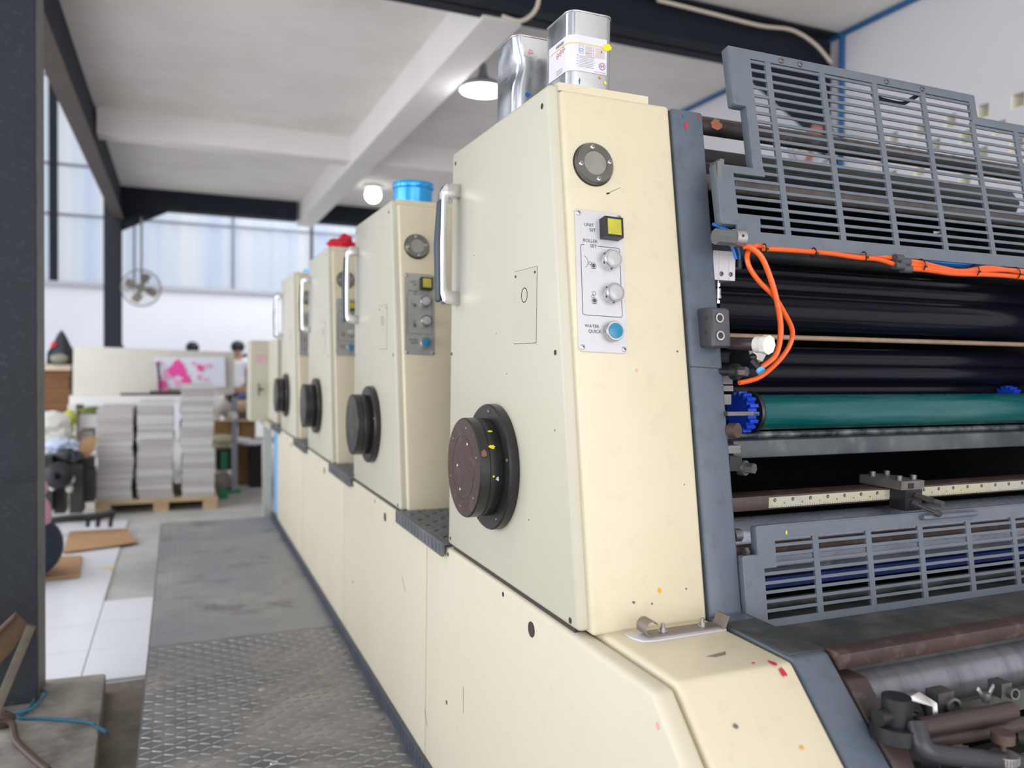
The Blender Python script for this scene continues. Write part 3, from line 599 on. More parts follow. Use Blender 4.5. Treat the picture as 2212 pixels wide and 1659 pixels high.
# ruler bar
yr = 1.03; zt_ = pz(1800, 1066-5, yr); zb_ = pz(1800, 1094-3, yr)
b = B(); b.prism([(XL, yr, zt_), (XL, yr, zb_), (XL, yr+.045, zb_), (XL, yr+.045, zt_)], (XR-XL, 0, 0), .0025); rb = b.obj('ruler_bar', BROWNM, U1)
rx0 = ony(1660, 1070, yr).x; zm = (zt_+zb_)/2; hh_ = (zt_-zb_)*.36
b = B(); b.box(rx0, XR-.02, yr-.0015, yr+.002, zm-hh_, zm+hh_); ru = b.obj('ruler_strip', RULER, rb)
b = B()
for i in range(160):
    x = rx0+.006+i*.005
    if x > XR-.03: break
    h = .0024 if i % 2 else .0034; b.box(x-.00022, x+.00022, yr-.0018, yr-.0014, zm-hh_, zm-hh_+h)
b.obj('ruler_tick', INK, ru)
k = 0; x = rx0+.012
while x < XR-.04:
    b = B(); b.cyl((x, yr-.0012, zm+hh_*.45), (x, yr-.0019, zm+hh_*.45), .0030, seg=18); b.obj('ruler_mark', INK, ru)
    text(str(24-k), (x-.0022, yr-.00195, zm+hh_*.45-.0016), UX, UZ, .0042, RULER, ru)
    if k < 12: text(str(23-k), (x+.018, yr-.00195, zm-hh_*.35), UX, UZ, .0042, INK, ru)
    x += .0375; k += 1
# sliding clamp on the ruler bar
cxm = ony(1935, 1060, yr).x
b = B(); b.box(cxm-.028, cxm+.026, yr-.036, yr+.055, zt_+.001, zt_+.016, .0015); cl = b.obj('clamp_block', mat('clamp_steel', (.14, .13, .125), .45, metal=.5, dirt=(.28, .26, .24), amt=.6, scale=20), rb)
b = B(); b.box(cxm-.016, cxm+.024, yr-.034, yr-.001, zb_-.012, zt_+.001, .0015); b.box(cxm-.012, cxm+.0, yr-.0375, yr-.030, zt_+.003, zt_+.012); b.obj('clamp_jaw', DARKM, cl)
for dx, dy_ in ((-.018, -.022), (.016, -.022), (-.018, .035), (.016, .035)):
    b = B(); b.cyl((cxm+dx, yr+dy_, zt_+.016), (cxm+dx, yr+dy_, zt_+.024), .0055, seg=18, bev=.0008); b.cyl((cxm+dx, yr+dy_, zt_+.0235), (cxm+dx, yr+dy_, zt_+.0243), .0028, seg=6); b.obj('cap_screw', BOLT, cl)
b = B(); b.cyl((cxm+.008, yr-.034, zm+.002), (cxm+.016, yr-.075, zm-.006), .0042, seg=14)
for k in range(9): b.cyl(Vector((cxm+.008, yr-.036, zm+.002))+Vector((.008, -.041, -.008))*(k*.09), Vector((cxm+.008, yr-.038, zm+.002))+Vector((.008, -.041, -.008))*(k*.09), .0052, seg=12)
b.cyl((cxm+.015, yr-.068, zm-.005), (cxm+.018, yr-.080, zm-.007), .0068, seg=6, bev=.0005); b.obj('adjusting_screw', BOLT, cl)
b = B(); b.cyl((cxm+.002, yr-.034, zb_+.001), (cxm+.010, yr-.078, zb_-.010), .0030, seg=12); b.cyl((cxm+.002, yr-.034, zb_+.001), (cxm+.0035, yr-.042, zb_-.001), .0060, seg=6); b.cyl((cxm+.0092, yr-.074, zb_-.009), (cxm+.0105, yr-.082, zb_-.011), .0055, seg=14); b.obj('locking_screw', BOLT, cl)
# blanket cylinder (bright steel) under the ruler
rc = .055; ztop = pz(1900, 1096, 1.07)
b = B(); b.cyl((.815, 1.075, ztop-rc), (XR, 1.075, ztop-rc), rc, seg=72, bev=.001); b.obj('blanket_cylinder', STEEL, U1)
b = B(); b.cyl((XL, 1.075, ztop-rc), (.815, 1.075, ztop-rc), rc*.8, seg=40); b.obj('cylinder_journal', DARKM, U1)
# ---------------------------------------------- guard grilles as slotted plates
def grille(parent, name, pt, outl, vbars, slats, th, nrm, vw, sw, frame_polys, m):
    """pt(X,z) is the plate plane; outl = solid pieces [(x0,x1,z0,z1)]"""
    b = B(); nv = Vector(nrm)
    def rect(x0, x1, z0, z1, t=th, off=0):
        c = (pt(x0, z0)+pt(x1, z1))/2+nv*off; up = (pt(x0, z1)-pt(x0, z0))/2; b.obox(c-nv*t/2, UX*(x1-x0)/2, up, nv*t/2, .0006)
    for k_, f in enumerate(frame_polys): rect(*f, off=-.00005*k_)
    for (x, z0, z1) in vbars: rect(x-vw, x+vw, z0, z1, off=-.0006)
    for (z, x0, x1) in slats: rect(x0, x1, z-sw, z+sw, t=th*.6, off=-.0011)
    return b, rect
G1S = .2; G1N = Vector((0, -1, G1S)).normalized()
def g1p(X, z): return Vector((X, 1.0+G1S*(z-.188), z))
GXR = XR+.03
vb = [(x, .205, .505) for x in (.896, 1.012, 1.132, 1.250)]+[(x, .205, .460) for x in (1.372, 1.490, 1.608, 1.70)]
pitch = .0146; sl = []
z = .2185; k = 0
while z < .500:
    xl = .878-.055 if z < .232 else (.80 if z < .305 else .858)
    if z < .232: xl = .84
    xr = 1.372 if z > .458 else GXR
    sl.append((z, xl, xr)); z += pitch; k += 1
fp = [(.795, .84, .188, .2185), (.84, GXR, .188, .208), (.768, .800, .218, .311), (.80, .842, .2185, .2345), (.800, .862, .300, .312),
      (.842, .860, .310, .50), (.818, .842, .417, .514), (.842, 1.384, .500, .514), (1.372-.001, 1.386, .459, .514), (1.372, GXR, .457, .471)]
b, rect = grille(U1, 'upper_guard_grille', g1p, None, vb, sl, .004, G1N, .0058, .0024, fp, GRILLE)
up1 = (g1p(0, 1)-g1p(0, 0)).normalized()
def flange(b, a, c, nrm, depth=.016, t=.003):    # folded edge running away from the face
    a = Vector(a); c = Vector(c); d = (c-a)/2; n = Vector(nrm); side = d.normalized().cross(n); b.obox((a+c)/2-n*depth/2, d, side*t/2, n*depth/2, .0006)
for (xa, za, xb, zb2) in ((.818, .514, 1.386, .514), (.818, .417, .818, .514), (.818, .417, .842, .417), (.842, .312, .842, .417), (.768, .311, .842, .311), (.768, .218, .768, .311), (.768, .218, .800, .218), (1.386, .471, 1.386, .514), (1.386, .471, GXR, .471), (.795, .188, GXR, .188)):
    flange(b, g1p(xa, za), g1p(xb, zb2), G1N)
gr1 = b.obj('upper_guard_grille', GRILLE, U1)
for x in (.925, .965, 1.162, 1.250): screwhead(gr1, g1p(x, .507)+G1N*.0002, G1N, .005, BOLT, 'bolt')
b = B(); b.tube([g1p(1.142, .500)-G1N*.006, g1p(1.150, .494)-G1N*.022, g1p(1.17, .490)-G1N*.026, g1p(1.22, .488)-G1N*.026, g1p(1.238, .494)-G1N*.022, g1p(1.248, .500)-G1N*.006], .004, 8, 4); b.obj('pull_handle', BLACKPL, gr1)
b = B(); hx = ony(1541, 395, 1.035).x; b.box(hx-.004, hx+.004, 1.02, 1.04, .275, .315, .001); b.box(hx+.004, hx+.012, 1.025, 1.035, .28, .32); b.obj('hinge_plate', BOLT, gr1)
# hinge boss at grille's lower left
b = B(); c0 = ony(1550, 511, .995); c1 = c0+Vector((.030, 0, 0)); b.cyl(c0-UX*.004, c1-UX*.002, .0125, seg=8, bev=.0015); b.obj('hinge_knob', mat('hinge_grey', (.10, .11, .12), .4, dirt=(.16, .17, .17), amt=.5, scale=30), U1)
b = B(); b.cyl(c1-UX*.002, c1+UX*.016, .0135, seg=28, bev=.001); hk = b.obj('hinge_collar', CHROMED, U1); holedot(hk, c1+UX*.007+Vector((0, -.0135, .002)), (0, -1, .1), .0022)
# lower guard grille
G2S = .14; G2N = Vector((0, -1, G2S)).normalized()
def g2p(X, z): return Vector((X, .95+G2S*(z+.4), z))
GX2 = XR-.004
vb = [(x, -.392, -.252) for x in (.931, 1.043, 1.160, 1.276, 1.392, 1.508, 1.624)]
pit2 = (.389-.268)/9; zz = [-.268-pit2*i for i in range(10)]
sl = [(z_, .850 if i < 3 else .825, GX2) for i, z_ in enumerate([-.2775-.01370*j for j in range(8)])]
fp = [(.817, GX2, -.268, -.2475), (.817, .850, -.300, -.262), (.788, .826, -.389, -.290), (.826, .850, -.310, -.296), (.788, GX2, -.402, -.386)]
b, rect = grille(U1, 'lower_guard_grille', g2p, None, vb, sl, .004, G2N, .0058, .0024, fp, GRILLE)
for (xa, za, xb, zb2) in ((.817, -.2475, GX2, -.2475), (.817, -.290, .817, -.2475), (.788, -.290, .817, -.290), (.788, -.402, .788, -.290)): flange(b, g2p(xa, za), g2p(xb, zb2), G2N, .014)
gr2 = b.obj('lower_guard_grille', GRILLE, U1)
b = B(); b.tube([g2p(1.165, -.2545)+G2N*.0, g2p(1.172, -.2545)+G2N*.010, g2p(1.28, -.2545)+G2N*.010, g2p(1.287, -.2545)], .0042, 10, 3); b.obj('pull_handle', GRILLE, gr2)
patch(gr2, g2p(.873, -.2595)+G2N*.0003, UX, UZ, G2N, .0032, YP, asp=.5)
b = B(); b.cyl((XL, .99, -.262), (.80, .99, -.262), .010, seg=20); b.cyl((.797, .975, -.285), (.803, .975, -.285), .007, seg=6); b.obj('hinge_bolt', BOLT, U1)
# things glimpsed behind the lower grille
bar(1.02, -.298, .012, BROWNM, 'brown_rail'); bar(1.03, -.335, .010, FLATB, 'grey_rail')
b = B(); b.box(XL, XR, 1.02, 1.04, -.362, -.345); b.obj('blue_cover_strip', BINB, U1)
bar(1.01, -.383, .008, GRIME, 'guide_pipe'); b = B(); b.box(XL, XR, 1.0, 1.02, -.412, -.398); b.obj('copper_rail', mat('copper_rail', (.34, .13, .05), .5, dirt=(.1, .05, .03), amt=.5, scale=14), U1)
# deck under the lower grille, sloping, then the rusty beam
b = B(); b.prism([(XL, 1.02, -.396), (XL, .80, -.400), (XL, .80, -.412), (XL, 1.02, -.412)], (XR-XL, 0, 0), .002); b.obj('deck_plate', GRIME, U1)
zft = pz(1850, 1409, .772); zfb = pz(1850, 1444, .772)
b = B(); b.prism([(XL+.002, .800, zft+.002), (XL+.002, .772, zft), (XL+.002, .774, zfb), (XL+.002, .800, zfb)], (XR-XL-.004, 0, 0), .002); b.obj('front_beam', BROWNM, U1)
rr_ = .036; zrt = pz(1850, 1452, .80)-rr_*1.05
b = B(); b.cyl((.822, .815, zrt), (XR, .815, zrt), rr_, seg=64); b.obj('delivery_roller', STEELB, U1)
b = B(); poly_slab(b, [(.758, -.400), (.735, -.428), (.690, -.470), (.675, -.500), (.705, -.505), (.80, -.43), (.80, -.40)], .788, .822, .003); b.obj('end_bracket', BROWNM, U1)
# lower mechanism: holder bar with fittings
b = B(); b.obox((1.25, .742, pz(2150, 1520, .742)), (.36, 0, 0), (0, .006, -.001), (0, .002, .013), .002); hb2 = b.obj('holder_bar', mat('oily_steel_bar', (.06, .065, .06), .5, dirt=(.17, .16, .12), amt=.6, scale=18, metal=.3), U1)
for (px_, py_, sz) in ((2050, 1522, 1.0), (1965, 1555, .9), (2180, 1495, .7)):
    c = ony(px_, py_, .72); b = B(); b.obox(c+Vector((-.008, .008, .004)), (.014*sz, 0, 0), (0, .010, 0), (0, 0, .014*sz), .001); b.lathe([(0, .011*sz), (.010, .011*sz), (.010, .0075*sz), (.002, .0075*sz), (.002, 0)], c, (-.15, -1, .1), 24); b.obj('ring_fitting', BOLT, hb2)
c = ony(2130, 1516, .715)
b = B(); b.cyl(c, c+Vector((0, 0, .012)), .0055, seg=14)
for sgn in (-1, 1): b.prism([c+Vector((sgn*.004, 0, .006)), c+Vector((sgn*.010, 0, .007)), c+Vector((sgn*.017, 0, .017)), c+Vector((sgn*.014, 0, .022)), c+Vector((sgn*.007, 0, .013))], (0, .003, 0), .0006)
b.obj('wing_nut', CHROMED, hb2)
b = B(); c = ony(1995, 1545, .72); b.prism([c+Vector(v) for v in ((-.012, .02, .022), (.004, .02, .026), (.012, 0, .018), (.014, -.004, -.025), (.004, -.004, -.025), (.002, 0, .014), (-.012, .02, .016))], (.0, -.010, .0), .001); b.obj('angle_bracket', CHROMED, hb2)
b = B(); b.tube([ony(1985, 1573, .69), ony(2090, 1553, .69), ony(2185, 1535, .69)], .0115, 20); b.tube([ony(1990, 1602, .695), ony(2100, 1585, .695), ony(2210, 1563, .695)], .0095, 20)
b.obj('feed_tube', mat('brown_tube', (.050, .032, .032), .45, dirt=(.03, .022, .022), amt=.5, scale=14), hb2)
b = B(); b.tube([ony(1978, 1562, .68), ony(1985, 1590, .672), ony(1998, 1618, .664), ony(2030, 1630, .66), ony(2120, 1640, .655), ony(2230, 1652, .65)], .0115, 14, 6); b.obj('lever_arm', mat('lever_grey', (.028, .028, .034), .4, dirt=(.05, .05, .06), amt=.4, scale=16), hb2)
c = ony(2166, 1602, .66); b = B(); b.cyl(c-UZ*.028, c, .004, seg=12); b.cyl(c, c+UZ*.012, .0135, seg=30, bev=.002); kn = b.obj('knob', mat('brown_knob', (.08, .048, .038), .5), hb2)
c = ony(2170, 1628, .652); b = B(); b.cyl(c-UZ*.010, c, .0155, seg=36, bev=.0015)
for k in range(30): a = 2*math.pi*k/30; b.obox(c+Vector((math.cos(a)*.0157, math.sin(a)*.0157, -.005)), (.0006, 0, 0), (0, .0006, 0), (0, 0, .004))
b.obj('knurled_nut', CHROMED, kn)
c = ony(1935, 1560, .70); b = B(); b.cyl(c-UZ*.018, c+UZ*.0, .030, seg=36, bev=.002); b.cyl(c, c+UZ*.032, .017, seg=24); b.cyl(c+UZ*.010-UX*.03, c+UZ*.010+UX*.0, .010, seg=14); b.obj('bearing_boss', DARKM, U1)
for (px_, py_, r_, m_) in ((1945, 1620, .012, OLIVE), (1968, 1600, .009, BOLT), (1920, 1605, .008, COPPER), (1990, 1640, .012, DARKM), (2080, 1655, .009, BOLT), (2040, 1612, .006, COPPER), (2200, 1590, .010, OLIVE)):
    c = ony(px_, py_, .72); b = B(); b.cyl(c, c+Vector((.012, -.016, .004)), r_, seg=18, bev=.001); b.cyl(c+Vector((.012, -.016, .004)), c+Vector((.016, -.022, .005)), r_*.5, seg=6); b.obj('fitting', m_, U1)
b = B(); b.obox((1.25, .80, -.62), (.46, 0, 0), (0, .02, 0), (0, 0, .05), .004); b.obj('lower_crossbar', OLIVE, U1)
# ---------------------------------------------- fittings along the frame edge
blk = mat('gunmetal_block', (.10, .10, .115), .32, metal=.5, dirt=(.15, .145, .155), amt=.4, scale=20)
b = B(); Yb_ = .994; xq0 = ony(1541, 700, Yb_).x; xq1 = ony(1585, 700, Yb_).x; zt1 = pz(1560, 664, Yb_); zb1 = pz(1560, 751, Yb_); xc_ = xq1-.011
b.prism([(xq0, 1.05, zb1), (xq0, Yb_, zb1), (xc_, Yb_, zb1), (xq1, Yb_+.004, zb1), (xq1, 1.05, zb1)], (0, .006, zt1-zb1), .003, 1)
cb = b.obj('clamp_block', blk, U1)
for fz in (.30, .74):
    z = zb1+(zt1-zb1)*fz; c = Vector(((xq0+xc_)/2+.001, Yb_+.006*fz-.0003, z)); b = B(); b.lathe([(0, .0075), (.0010, .0075), (.0010, .0050), (-.001, .0048), (-.001, .0)], c, (0, -1, .08), 28); b.obj('cap_screw', CHROMED, cb)
    b = B(); b.lathe([(-.0004, .0086), (.0002, .0086), (.0002, .0)], c, (0, -1, .08), 28); b.cyl(c+Vector((0, -.0004, 0)), c+Vector((0, .0005, .0001)), .0030, seg=6); b.obj('screw_recess', SEAM, cb)
for fz in (.38, .74): holedot(cb, (xq0, Yb_+.018, zb1+(zt1-zb1)*fz), (-1, 0, 0), .0030)
# pneumatic cylinder
zc0, zc1 = pz(1560, 606, 1.065), pz(1560, 543, 1.065); xa = ony(1536, 575, 1.065).x; xb = ony(1584, 575, 1.065).x
b = B(); b.box(xa, xb, 1.06, 1.10, zc0, zc1, .001)
for g in (.28, .72): b.box(xa+(xb-xa)*g-.0012, xa+(xb-xa)*g+.0012, 1.0585, 1.061, zc0+.001, zc1-.001)
pc_ = b.obj('air_cylinder', mat('anodised_aluminium', (.72, .68, .72), .35, metal=.4), U1)
for g in (.36, .78): screwhead(pc_, (xa+(xb-xa)*g, 1.059, zc0+.010), (0, -1, 0), .0040, BOLT, 'cap_screw')
xm = (xa+xb)/2; zz0 = pz(1556, 655, 1.065)
b = B(); b.cyl((xm-.004, 1.07, zc0), (xm-.004, 1.07, zz0), .0022, seg=12); b.cyl((xm-.004, 1.07, zc0-.004), (xm-.004, 1.07, zc0-.010), .0045, seg=6); b.cyl((xm-.004, 1.07, zc0-.013), (xm-.004, 1.07, zc0-.024), .0052, seg=16, bev=.0008); b.cyl((xm-.004, 1.07, zc0-.024), (xm-.004, 1.07, zc0-.029), .0062, seg=16); b.cyl((xm-.004, 1.07, zc0-.032), (xm-.004, 1.07, zc0-.037), .0042, seg=6); b.obj('piston_rod', CHROMED, pc_)
c = ony(1596, 570, 1.065); b = B(); b.cyl(c-UZ*.008, c+UZ*.006, .0052, seg=16, bev=.0006); b.cyl(c-UX*.012-UZ*.008, c-UZ*.008, .0042, seg=12); b.obj('push_fitting', BLACKPL, pc_)
b = B(); b.tube([ony(*p, 1.065) for p in [(1597, 564), (1596, 545), (1590, 525), (1585, 500)]], .0026, 8, 4); b.tube([ony(*p, 1.02) for p in [(1590, 560), (1584, 540), (1572, 510), (1555, 490)]], .0026, 8, 4); b.tube([ony(*p, 1.02) for p in [(1540, 484), (1560, 492), (1590, 505)]], .0026, 8, 4); b.obj('blue_hose', BLUEH, U1)
# stub pipe with white nut, second fitting
a = ony(1585, 742, 1.03); c = ony(1636, 744, .985)
b = B(); b.cyl(a-UX*.01, c, .0100, seg=24); sp = b.obj('stub_pipe', RUSTY, U1)
d = (c-a).normalized(); b = B(); b.cyl(c-d*.001, c+d*.014, .0128, seg=24, bev=.001); b.cyl(c+d*.012, c+d*.022, .0150, seg=8, bev=.004); b.obj('white_nut', WHITEP, sp)
a = ony(1590, 780, 1.06); c = ony(1632, 765, 1.02); b = B(); b.cyl(a, c, .016, seg=24); b.obj('stub_pipe', DARKM, U1)
b = B(); b.cyl(c, c+(c-a).normalized()*.008, .0145, seg=6, bev=.001); b.obj('white_nut', WHITEP, sp)
c = ony(1626, 780, .995); e = ony(1640, 797, .985); b = B(); b.cyl(c, e, .007, .005, seg=14, bev=.0006); b.sphere(c+UZ*.006, .006); b.obj('elbow_fitting', BLACKPL, U1)
b = B(); b.cyl(e, e+(e-c).normalized()*.006, .0068, seg=18, bev=.0008); b.obj('fitting_collar', LBLUE, U1)
def knob(px_, py_, Y, r, l, m, hexr=0, nm='adjusting_knob'):
    c = ony(px_, py_, Y); d = Vector((.35, -.93, .05)).normalized(); b = B(); b.cyl(c-d*l, c, r, seg=28, bev=r*.1)
    if hexr:
        for k in range(24):
            a_ = 2*math.pi*k/24; u = d.orthogonal().normalized(); w = d.cross(u); b.obox(c-d*l*.5+(u*math.cos(a_)+w*math.sin(a_))*r, d*l*.45, (w*math.cos(a_)-u*math.sin(a_))*r*.05, (u*math.cos(a_)+w*math.sin(a_))*r*.04)
    o = b.obj(nm, m, U1)
    if hexr: b = B(); b.cyl(c, c+d*.014, hexr, seg=6, bev=.0008); b.cyl(c+d*.0139, c+d*.0143, hexr*.45, seg=12); b.obj('hex_nut', BOLT, o)
    b = B(); b.cyl(c-d*l*.5, c-d*l-UX*.03+UY*.03, r*.5, seg=14); b.obj('knob_shaft', DARKM, o)
    return o
knob(1596, 803, 1.0, .0120, .012, DARKM, .0075); knob(1612, 1011, 1.0, .0115, .012, BOLT, .0085); knob(1594, 930, .995, .0115, .014, mat('brown_knob', (.08, .048, .038), .5))
for (x0p, y0p, x1p, y1p, Y) in ((1560, 812, 1583, 830, 1.03), (1560, 833, 1584, 845, 1.03), (1560, 852, 1580, 874, 1.03), (1568, 962, 1600, 980, 1.02)):
    a = ony(x0p, y1p, Y); c = ony(x1p, y0p, Y); b = B(); b.box(a.x, c.x, Y, Y+.03, min(a.z, c.z), max(a.z, c.z), .001); b.obj('mounting_block', mat('block_steel', (.22, .215, .21), .4, metal=.5, dirt=(.12, .11, .1), amt=.5, scale=30), U1)
a = ony(1572, 894, 1.0); c = ony(1628, 894, 1.0); b = B(); b.box(a.x, c.x, 1.0, 1.012, a.z-.003, a.z+.003, .0008); b.cyl((c.x, 1.006, a.z), (c.x+.012, 1.006, a.z), .0026, seg=10); b.obj('stop_pin', BOLT, U1)
a = ony(1580, 990, 1.0); b = B(); b.box(XL, a.x+.02, 1.0, 1.03, a.z-.02, a.z+.002, .001); b.obj('mounting_block', DARKM, U1)
# ---------------------------------------------- hoses
YH = .995
def hose(pts, r, m, nm='orange_hose', Y=YH, par=U1, jz=0):
    b = B(); b.tube([ony(x, y, Y+(dy if len(p) > 2 else 0)) for p in pts for (x, y, dy) in [(p[0], p[1], p[2] if len(p) > 2 else 0)]], r, 10, 8); return b.obj(nm, m, par)
hose([(1606, 533, .0), (1622, 535, -.008), (1645, 556, -.014), (1664, 600, -.016), (1678, 650, -.016), (1686, 700, -.014), (1684, 740, -.012), (1672, 772, -.010), (1641, 796, -.006)], .0044, ORANGE)
hose([(1660, 532, .01), (1630, 532, .006), (1615, 548, .0), (1618, 575, -.004), (1640, 608, -.006), (1672, 640, -.008), (1692, 672, -.006), (1711, 712, .0), (1706, 745, .004), (1680, 782, .006), (1640, 815, .004), (1597, 827, .004)], .0040, ORANGE)
hose([(1640, 537, .014), (1700, 540), (1790, 547), (1850, 556), (1895, 560), (1935, 572)], .0040, ORANGE)
hose([(1655, 533, .018), (1720, 539, .01), (1800, 548, .01), (1870, 551, .01), (1930, 558, .006)], .0036, ORANGE)
hose([(1955, 563), (1990, 568), (2040, 580), (2080, 586), (2130, 578), (2180, 584), (2260, 596)], .0042, ORANGE)
hose([(1960, 570), (2000, 577), (2050, 585), (2110, 585), (2170, 583), (2260, 590)], .0042, ORANGE)
hose([(1958, 580), (2000, 583), (2060, 591), (2130, 593), (2190, 597), (2260, 606)], .0044, ORANGE)
hose([(1790, 543, .02), (1850, 546, .02), (1960, 556, .015), (2040, 566, .012), (2110, 570, .012), (2180, 575, .012), (2260, 582, .012)], .0040, BLUEH, 'blue_hose')
hose([(1960, 560, .025), (2050, 570, .02), (2150, 575, .02), (2260, 586, .02)], .0040, BLUEH, 'blue_hose')
for px_, py_, r_ in ((1650, 536, .0065), (1757, 545, .007), (1865, 554, .0075), (1988, 573, .0105), (2104, 584, .0105), (2192, 590, .0105)):
    c = ony(px_, py_, YH+.002); b = B()
    ringp = [c+Vector((.001*math.sin(2*a_), math.cos(a_)*r_, math.sin(a_)*r_)) for a_ in [2*math.pi*k/16 for k in range(17)]]; b.tube(ringp, .0011, 6); b.obox(c+Vector((.001, -r_, -r_*.3)), (.0022, 0, 0), (0, .0015, 0), (0, 0, .0016)); b.obj('cable_tie', BLACKPL, U1)
for px_, py_, dx in ((1940, 574, .010), (1940, 558, .008), (1952, 566, .012), (1957, 581, .010)):
    c = ony(px_, py_, YH-.002); b = B(); b.cyl(c-UX*dx, c+UX*dx, .0068, seg=16, bev=.0012); b.obj('hose_connector', mat('connector_grey', (.06, .065, .07), .4), U1)
# ============================================================ things on the units
def blobs(par, lst):
    for c, u, w, n, r, m, asp in lst: patch(par, c, u, w, n, r, m, asp=asp, jag=.35)
def tin(label, x0, x1, y0, y1, z0, h, lab):
    t = thing('varnish_tin' if lab else 'solvent_tin', label, 'tin', ((x0+x1)/2, (y0+y1)/2, z0), 'rectangular tins on the nearest unit'); r = .015
    def rr(e, seg=6):
        p = []
        for cx_, cy_, a0 in ((x1-r, y1-r, 0), (x0+r, y1-r, 90), (x0+r, y0+r, 180), (x1-r, y0+r, 270)):
            for k in range(seg+1): a = math.radians(a0+k*90/seg); p.append((cx_+(r+e)*math.cos(a), cy_+(r+e)*math.sin(a)))
        return p
    b = B(); b.prism([(x, y, z0) for x, y in rr(0)], (0, 0, h))
    if not lab:    # dent on the left corner
        bmesh.ops.subdivide_edges(b.bm, edges=[e for e in b.bm.edges if abs(e.verts[0].co.z-e.verts[1].co.z) > .05], cuts=12)
        for v in b.bm.verts:
            d = (v.co-Vector((x0+.004, y0+.012, z0+h*.62))); k = math.exp(-(d.x**2+d.y**2)/.0006-d.z**2/.0007); v.co.x += .010*k
    body = b.obj('tin_body', TIN, t)
    for zz_, nm_ in ((z0, 'bottom_rim'), (z0+h-.0025, 'top_rim')): b = B(); b.prism([(x, y, zz_) for x, y in rr(.0016)], (0, 0, .0025), .0006); b.obj(nm_, CHROMED, t)
    b = B(); b.lathe([(0, .019), (.007, .019), (.008, .0175), (.008, 0)], ((x0+x1)/2+.008, (y0+y1)/2, z0+h), (0, 0, 1), 28); b.obj('cap', WHITEP, t)
    if lab:
        L0, L1 = z0+.028, z0+.083; e = .0007; seg = 10
        path = [(x0-e, y1-.02), (x0-e, y0+r)]+[(x0+r-(r+e)*math.cos(math.radians(a)), y0+r-(r+e)*math.sin(math.radians(a))) for a in range(9, 91, 9)]+[(x1-.012, y0-e)]
        def band(z_0, z_1, m, nm, off=0, par=t, a=0, bb=None):
            b = B(); pth = path if bb is None else bb
            cx0, cy0 = (x0+x1)/2, (y0+y1)/2
            q_ = [(x+(-off if abs(x-x0) < .006 else 0), y-(off if y < y0+.004 else 0)) for x, y in pth]
            va = [b.bm.verts.new((x, y, z_0)) for x, y in q_]; vb_ = [b.bm.verts.new((x, y, z_1)) for x, y in q_]
            for i in range(len(q_)-1): b._face([va[i], va[i+1], vb_[i+1], vb_[i]])
            return b.obj(nm, m, par)
        lb = band(L0, L1, PAPERL, 'label')
        band(L1-.0135, L1-.0115, GOLD, 'label_stripe', .0003, lb)
        yF = y0-e-.0004; xF = x0-e-.0004
        V = lambda x, z: Vector((x, yF, z)); V2 = lambda y, z: Vector((xF, y, z))
        text('VARNISH', V2(y0+.047, L1-.0095), -UY, UZ, .0070, INK, lb, bold=.005)
        text('RoHS', V(x0+.028, L1-.0270), UX, UZ, .0034, GREYINK, lb, bold=.01)
        text('Made in Indonesia', V(x0+.043, L0+.0020), UX, UZ, .0028, REDL, lb)
        def diamond(c, u, r_):
            b = B()
            q4 = [c+u*r_, c+UZ*r_, c-u*r_, c-UZ*r_]
            for i in range(4):
                a_, c_ = q4[i], q4[(i+1) % 4]; d_ = (c_-a_)/2; n_ = u.cross(UZ); b.obox((a_+c_)/2, d_, d_.normalized().cross(n_)*.00035, n_*.0001)
            b.obox(c, u*r_*.4, UZ*.0006, u.cross(UZ)*.0001); return b.obj('hazard_diamond', REDL, lb)
        diamond(V2(y0+.040, L1-.022), -UY, .0048); diamond(V2(y0+.030, L1-.0205), -UY, .0048); diamond(V2(y0+.020, L1-.0185), -UY, .0048)
        b = B()
        for (xa_, xb_) in ((.016, .0235),):
            for z_ in (L1-.0155, L1-.0275): b.obox(V((x0*2+xa_+xb_)/2, z_), UX*(xb_-xa_)/2, UZ*.0002, UY*.0001)
            for x_ in (xa_, xb_): b.obox(V(x0+x_, L1-.0215), UX*.0002, UZ*.006, UY*.0001)
        b.lathe([(0, .0030), (.0002, .0030), (.0002, .0020), (0, .0020)], V(x0+.0197, L1-.0225), (0, -1, 0), 16); b.obj('label_emblem', BLUEL, lb)
        b = B()      # table
        for k in range(6): b.obox(V(x0+.0445, L1-.0155-k*.0030), UX*.0170, UZ*.00012, UY*.0001)
        for x_ in (.0275, .041, .046, .053, .0615): b.obox(V(x0+x_, L1-.0230), UX*.00012, UZ*.0075, UY*.0001)
        for k in range(5):
            for x_, l_ in ((.034, .0048), (.0495, .002), (.057, .0028)): b.obox(V(x0+x_, L1-.0170-k*.0030), UX*l_, UZ*.00035, UY*.0001)
        b.obj('printed_table', mat('table_ink', (.55, .40, .38), .6), lb)
        b = B()
        for k in range(7): b.obox(V(x0+.0295, L1-.0320-k*.0026), UX*(.0135-.001*(k % 3)), UZ*.0003, UY*.0001)
        for k in range(3): b.obox(V2(y0+.034, L0+.0035+k*.003), UY*.011, UZ*.0004, UX*.0001)
        for k in range(4): b.obox(V(x0+.0135, L1-.0310-k*.0044), UX*.0006, UZ*.0008, UY*.0001)
        b.obj('printed_text', GREYINK, lb)
        b = B()
        for k in range(20):
            a_ = 2*math.pi*k/20; c_ = V(x0+.0570, L0+.0125); b.obox(c_+(UX*math.cos(a_)+UZ*math.sin(a_))*.0052, (UX*-math.sin(a_)+UZ*math.cos(a_))*.0009, (UX*math.cos(a_)+UZ*math.sin(a_))*.0005, UY*.0001)
        for k in range(5): b.obox(c_+UX*(-.003+.0015*k)+UZ*(.0006*(k % 2)), UX*.0003, UZ*.0022, UY*.0001)
        b.obj('round_stamp', mat('stamp_ink', (.30, .14, .26), .6), lb)
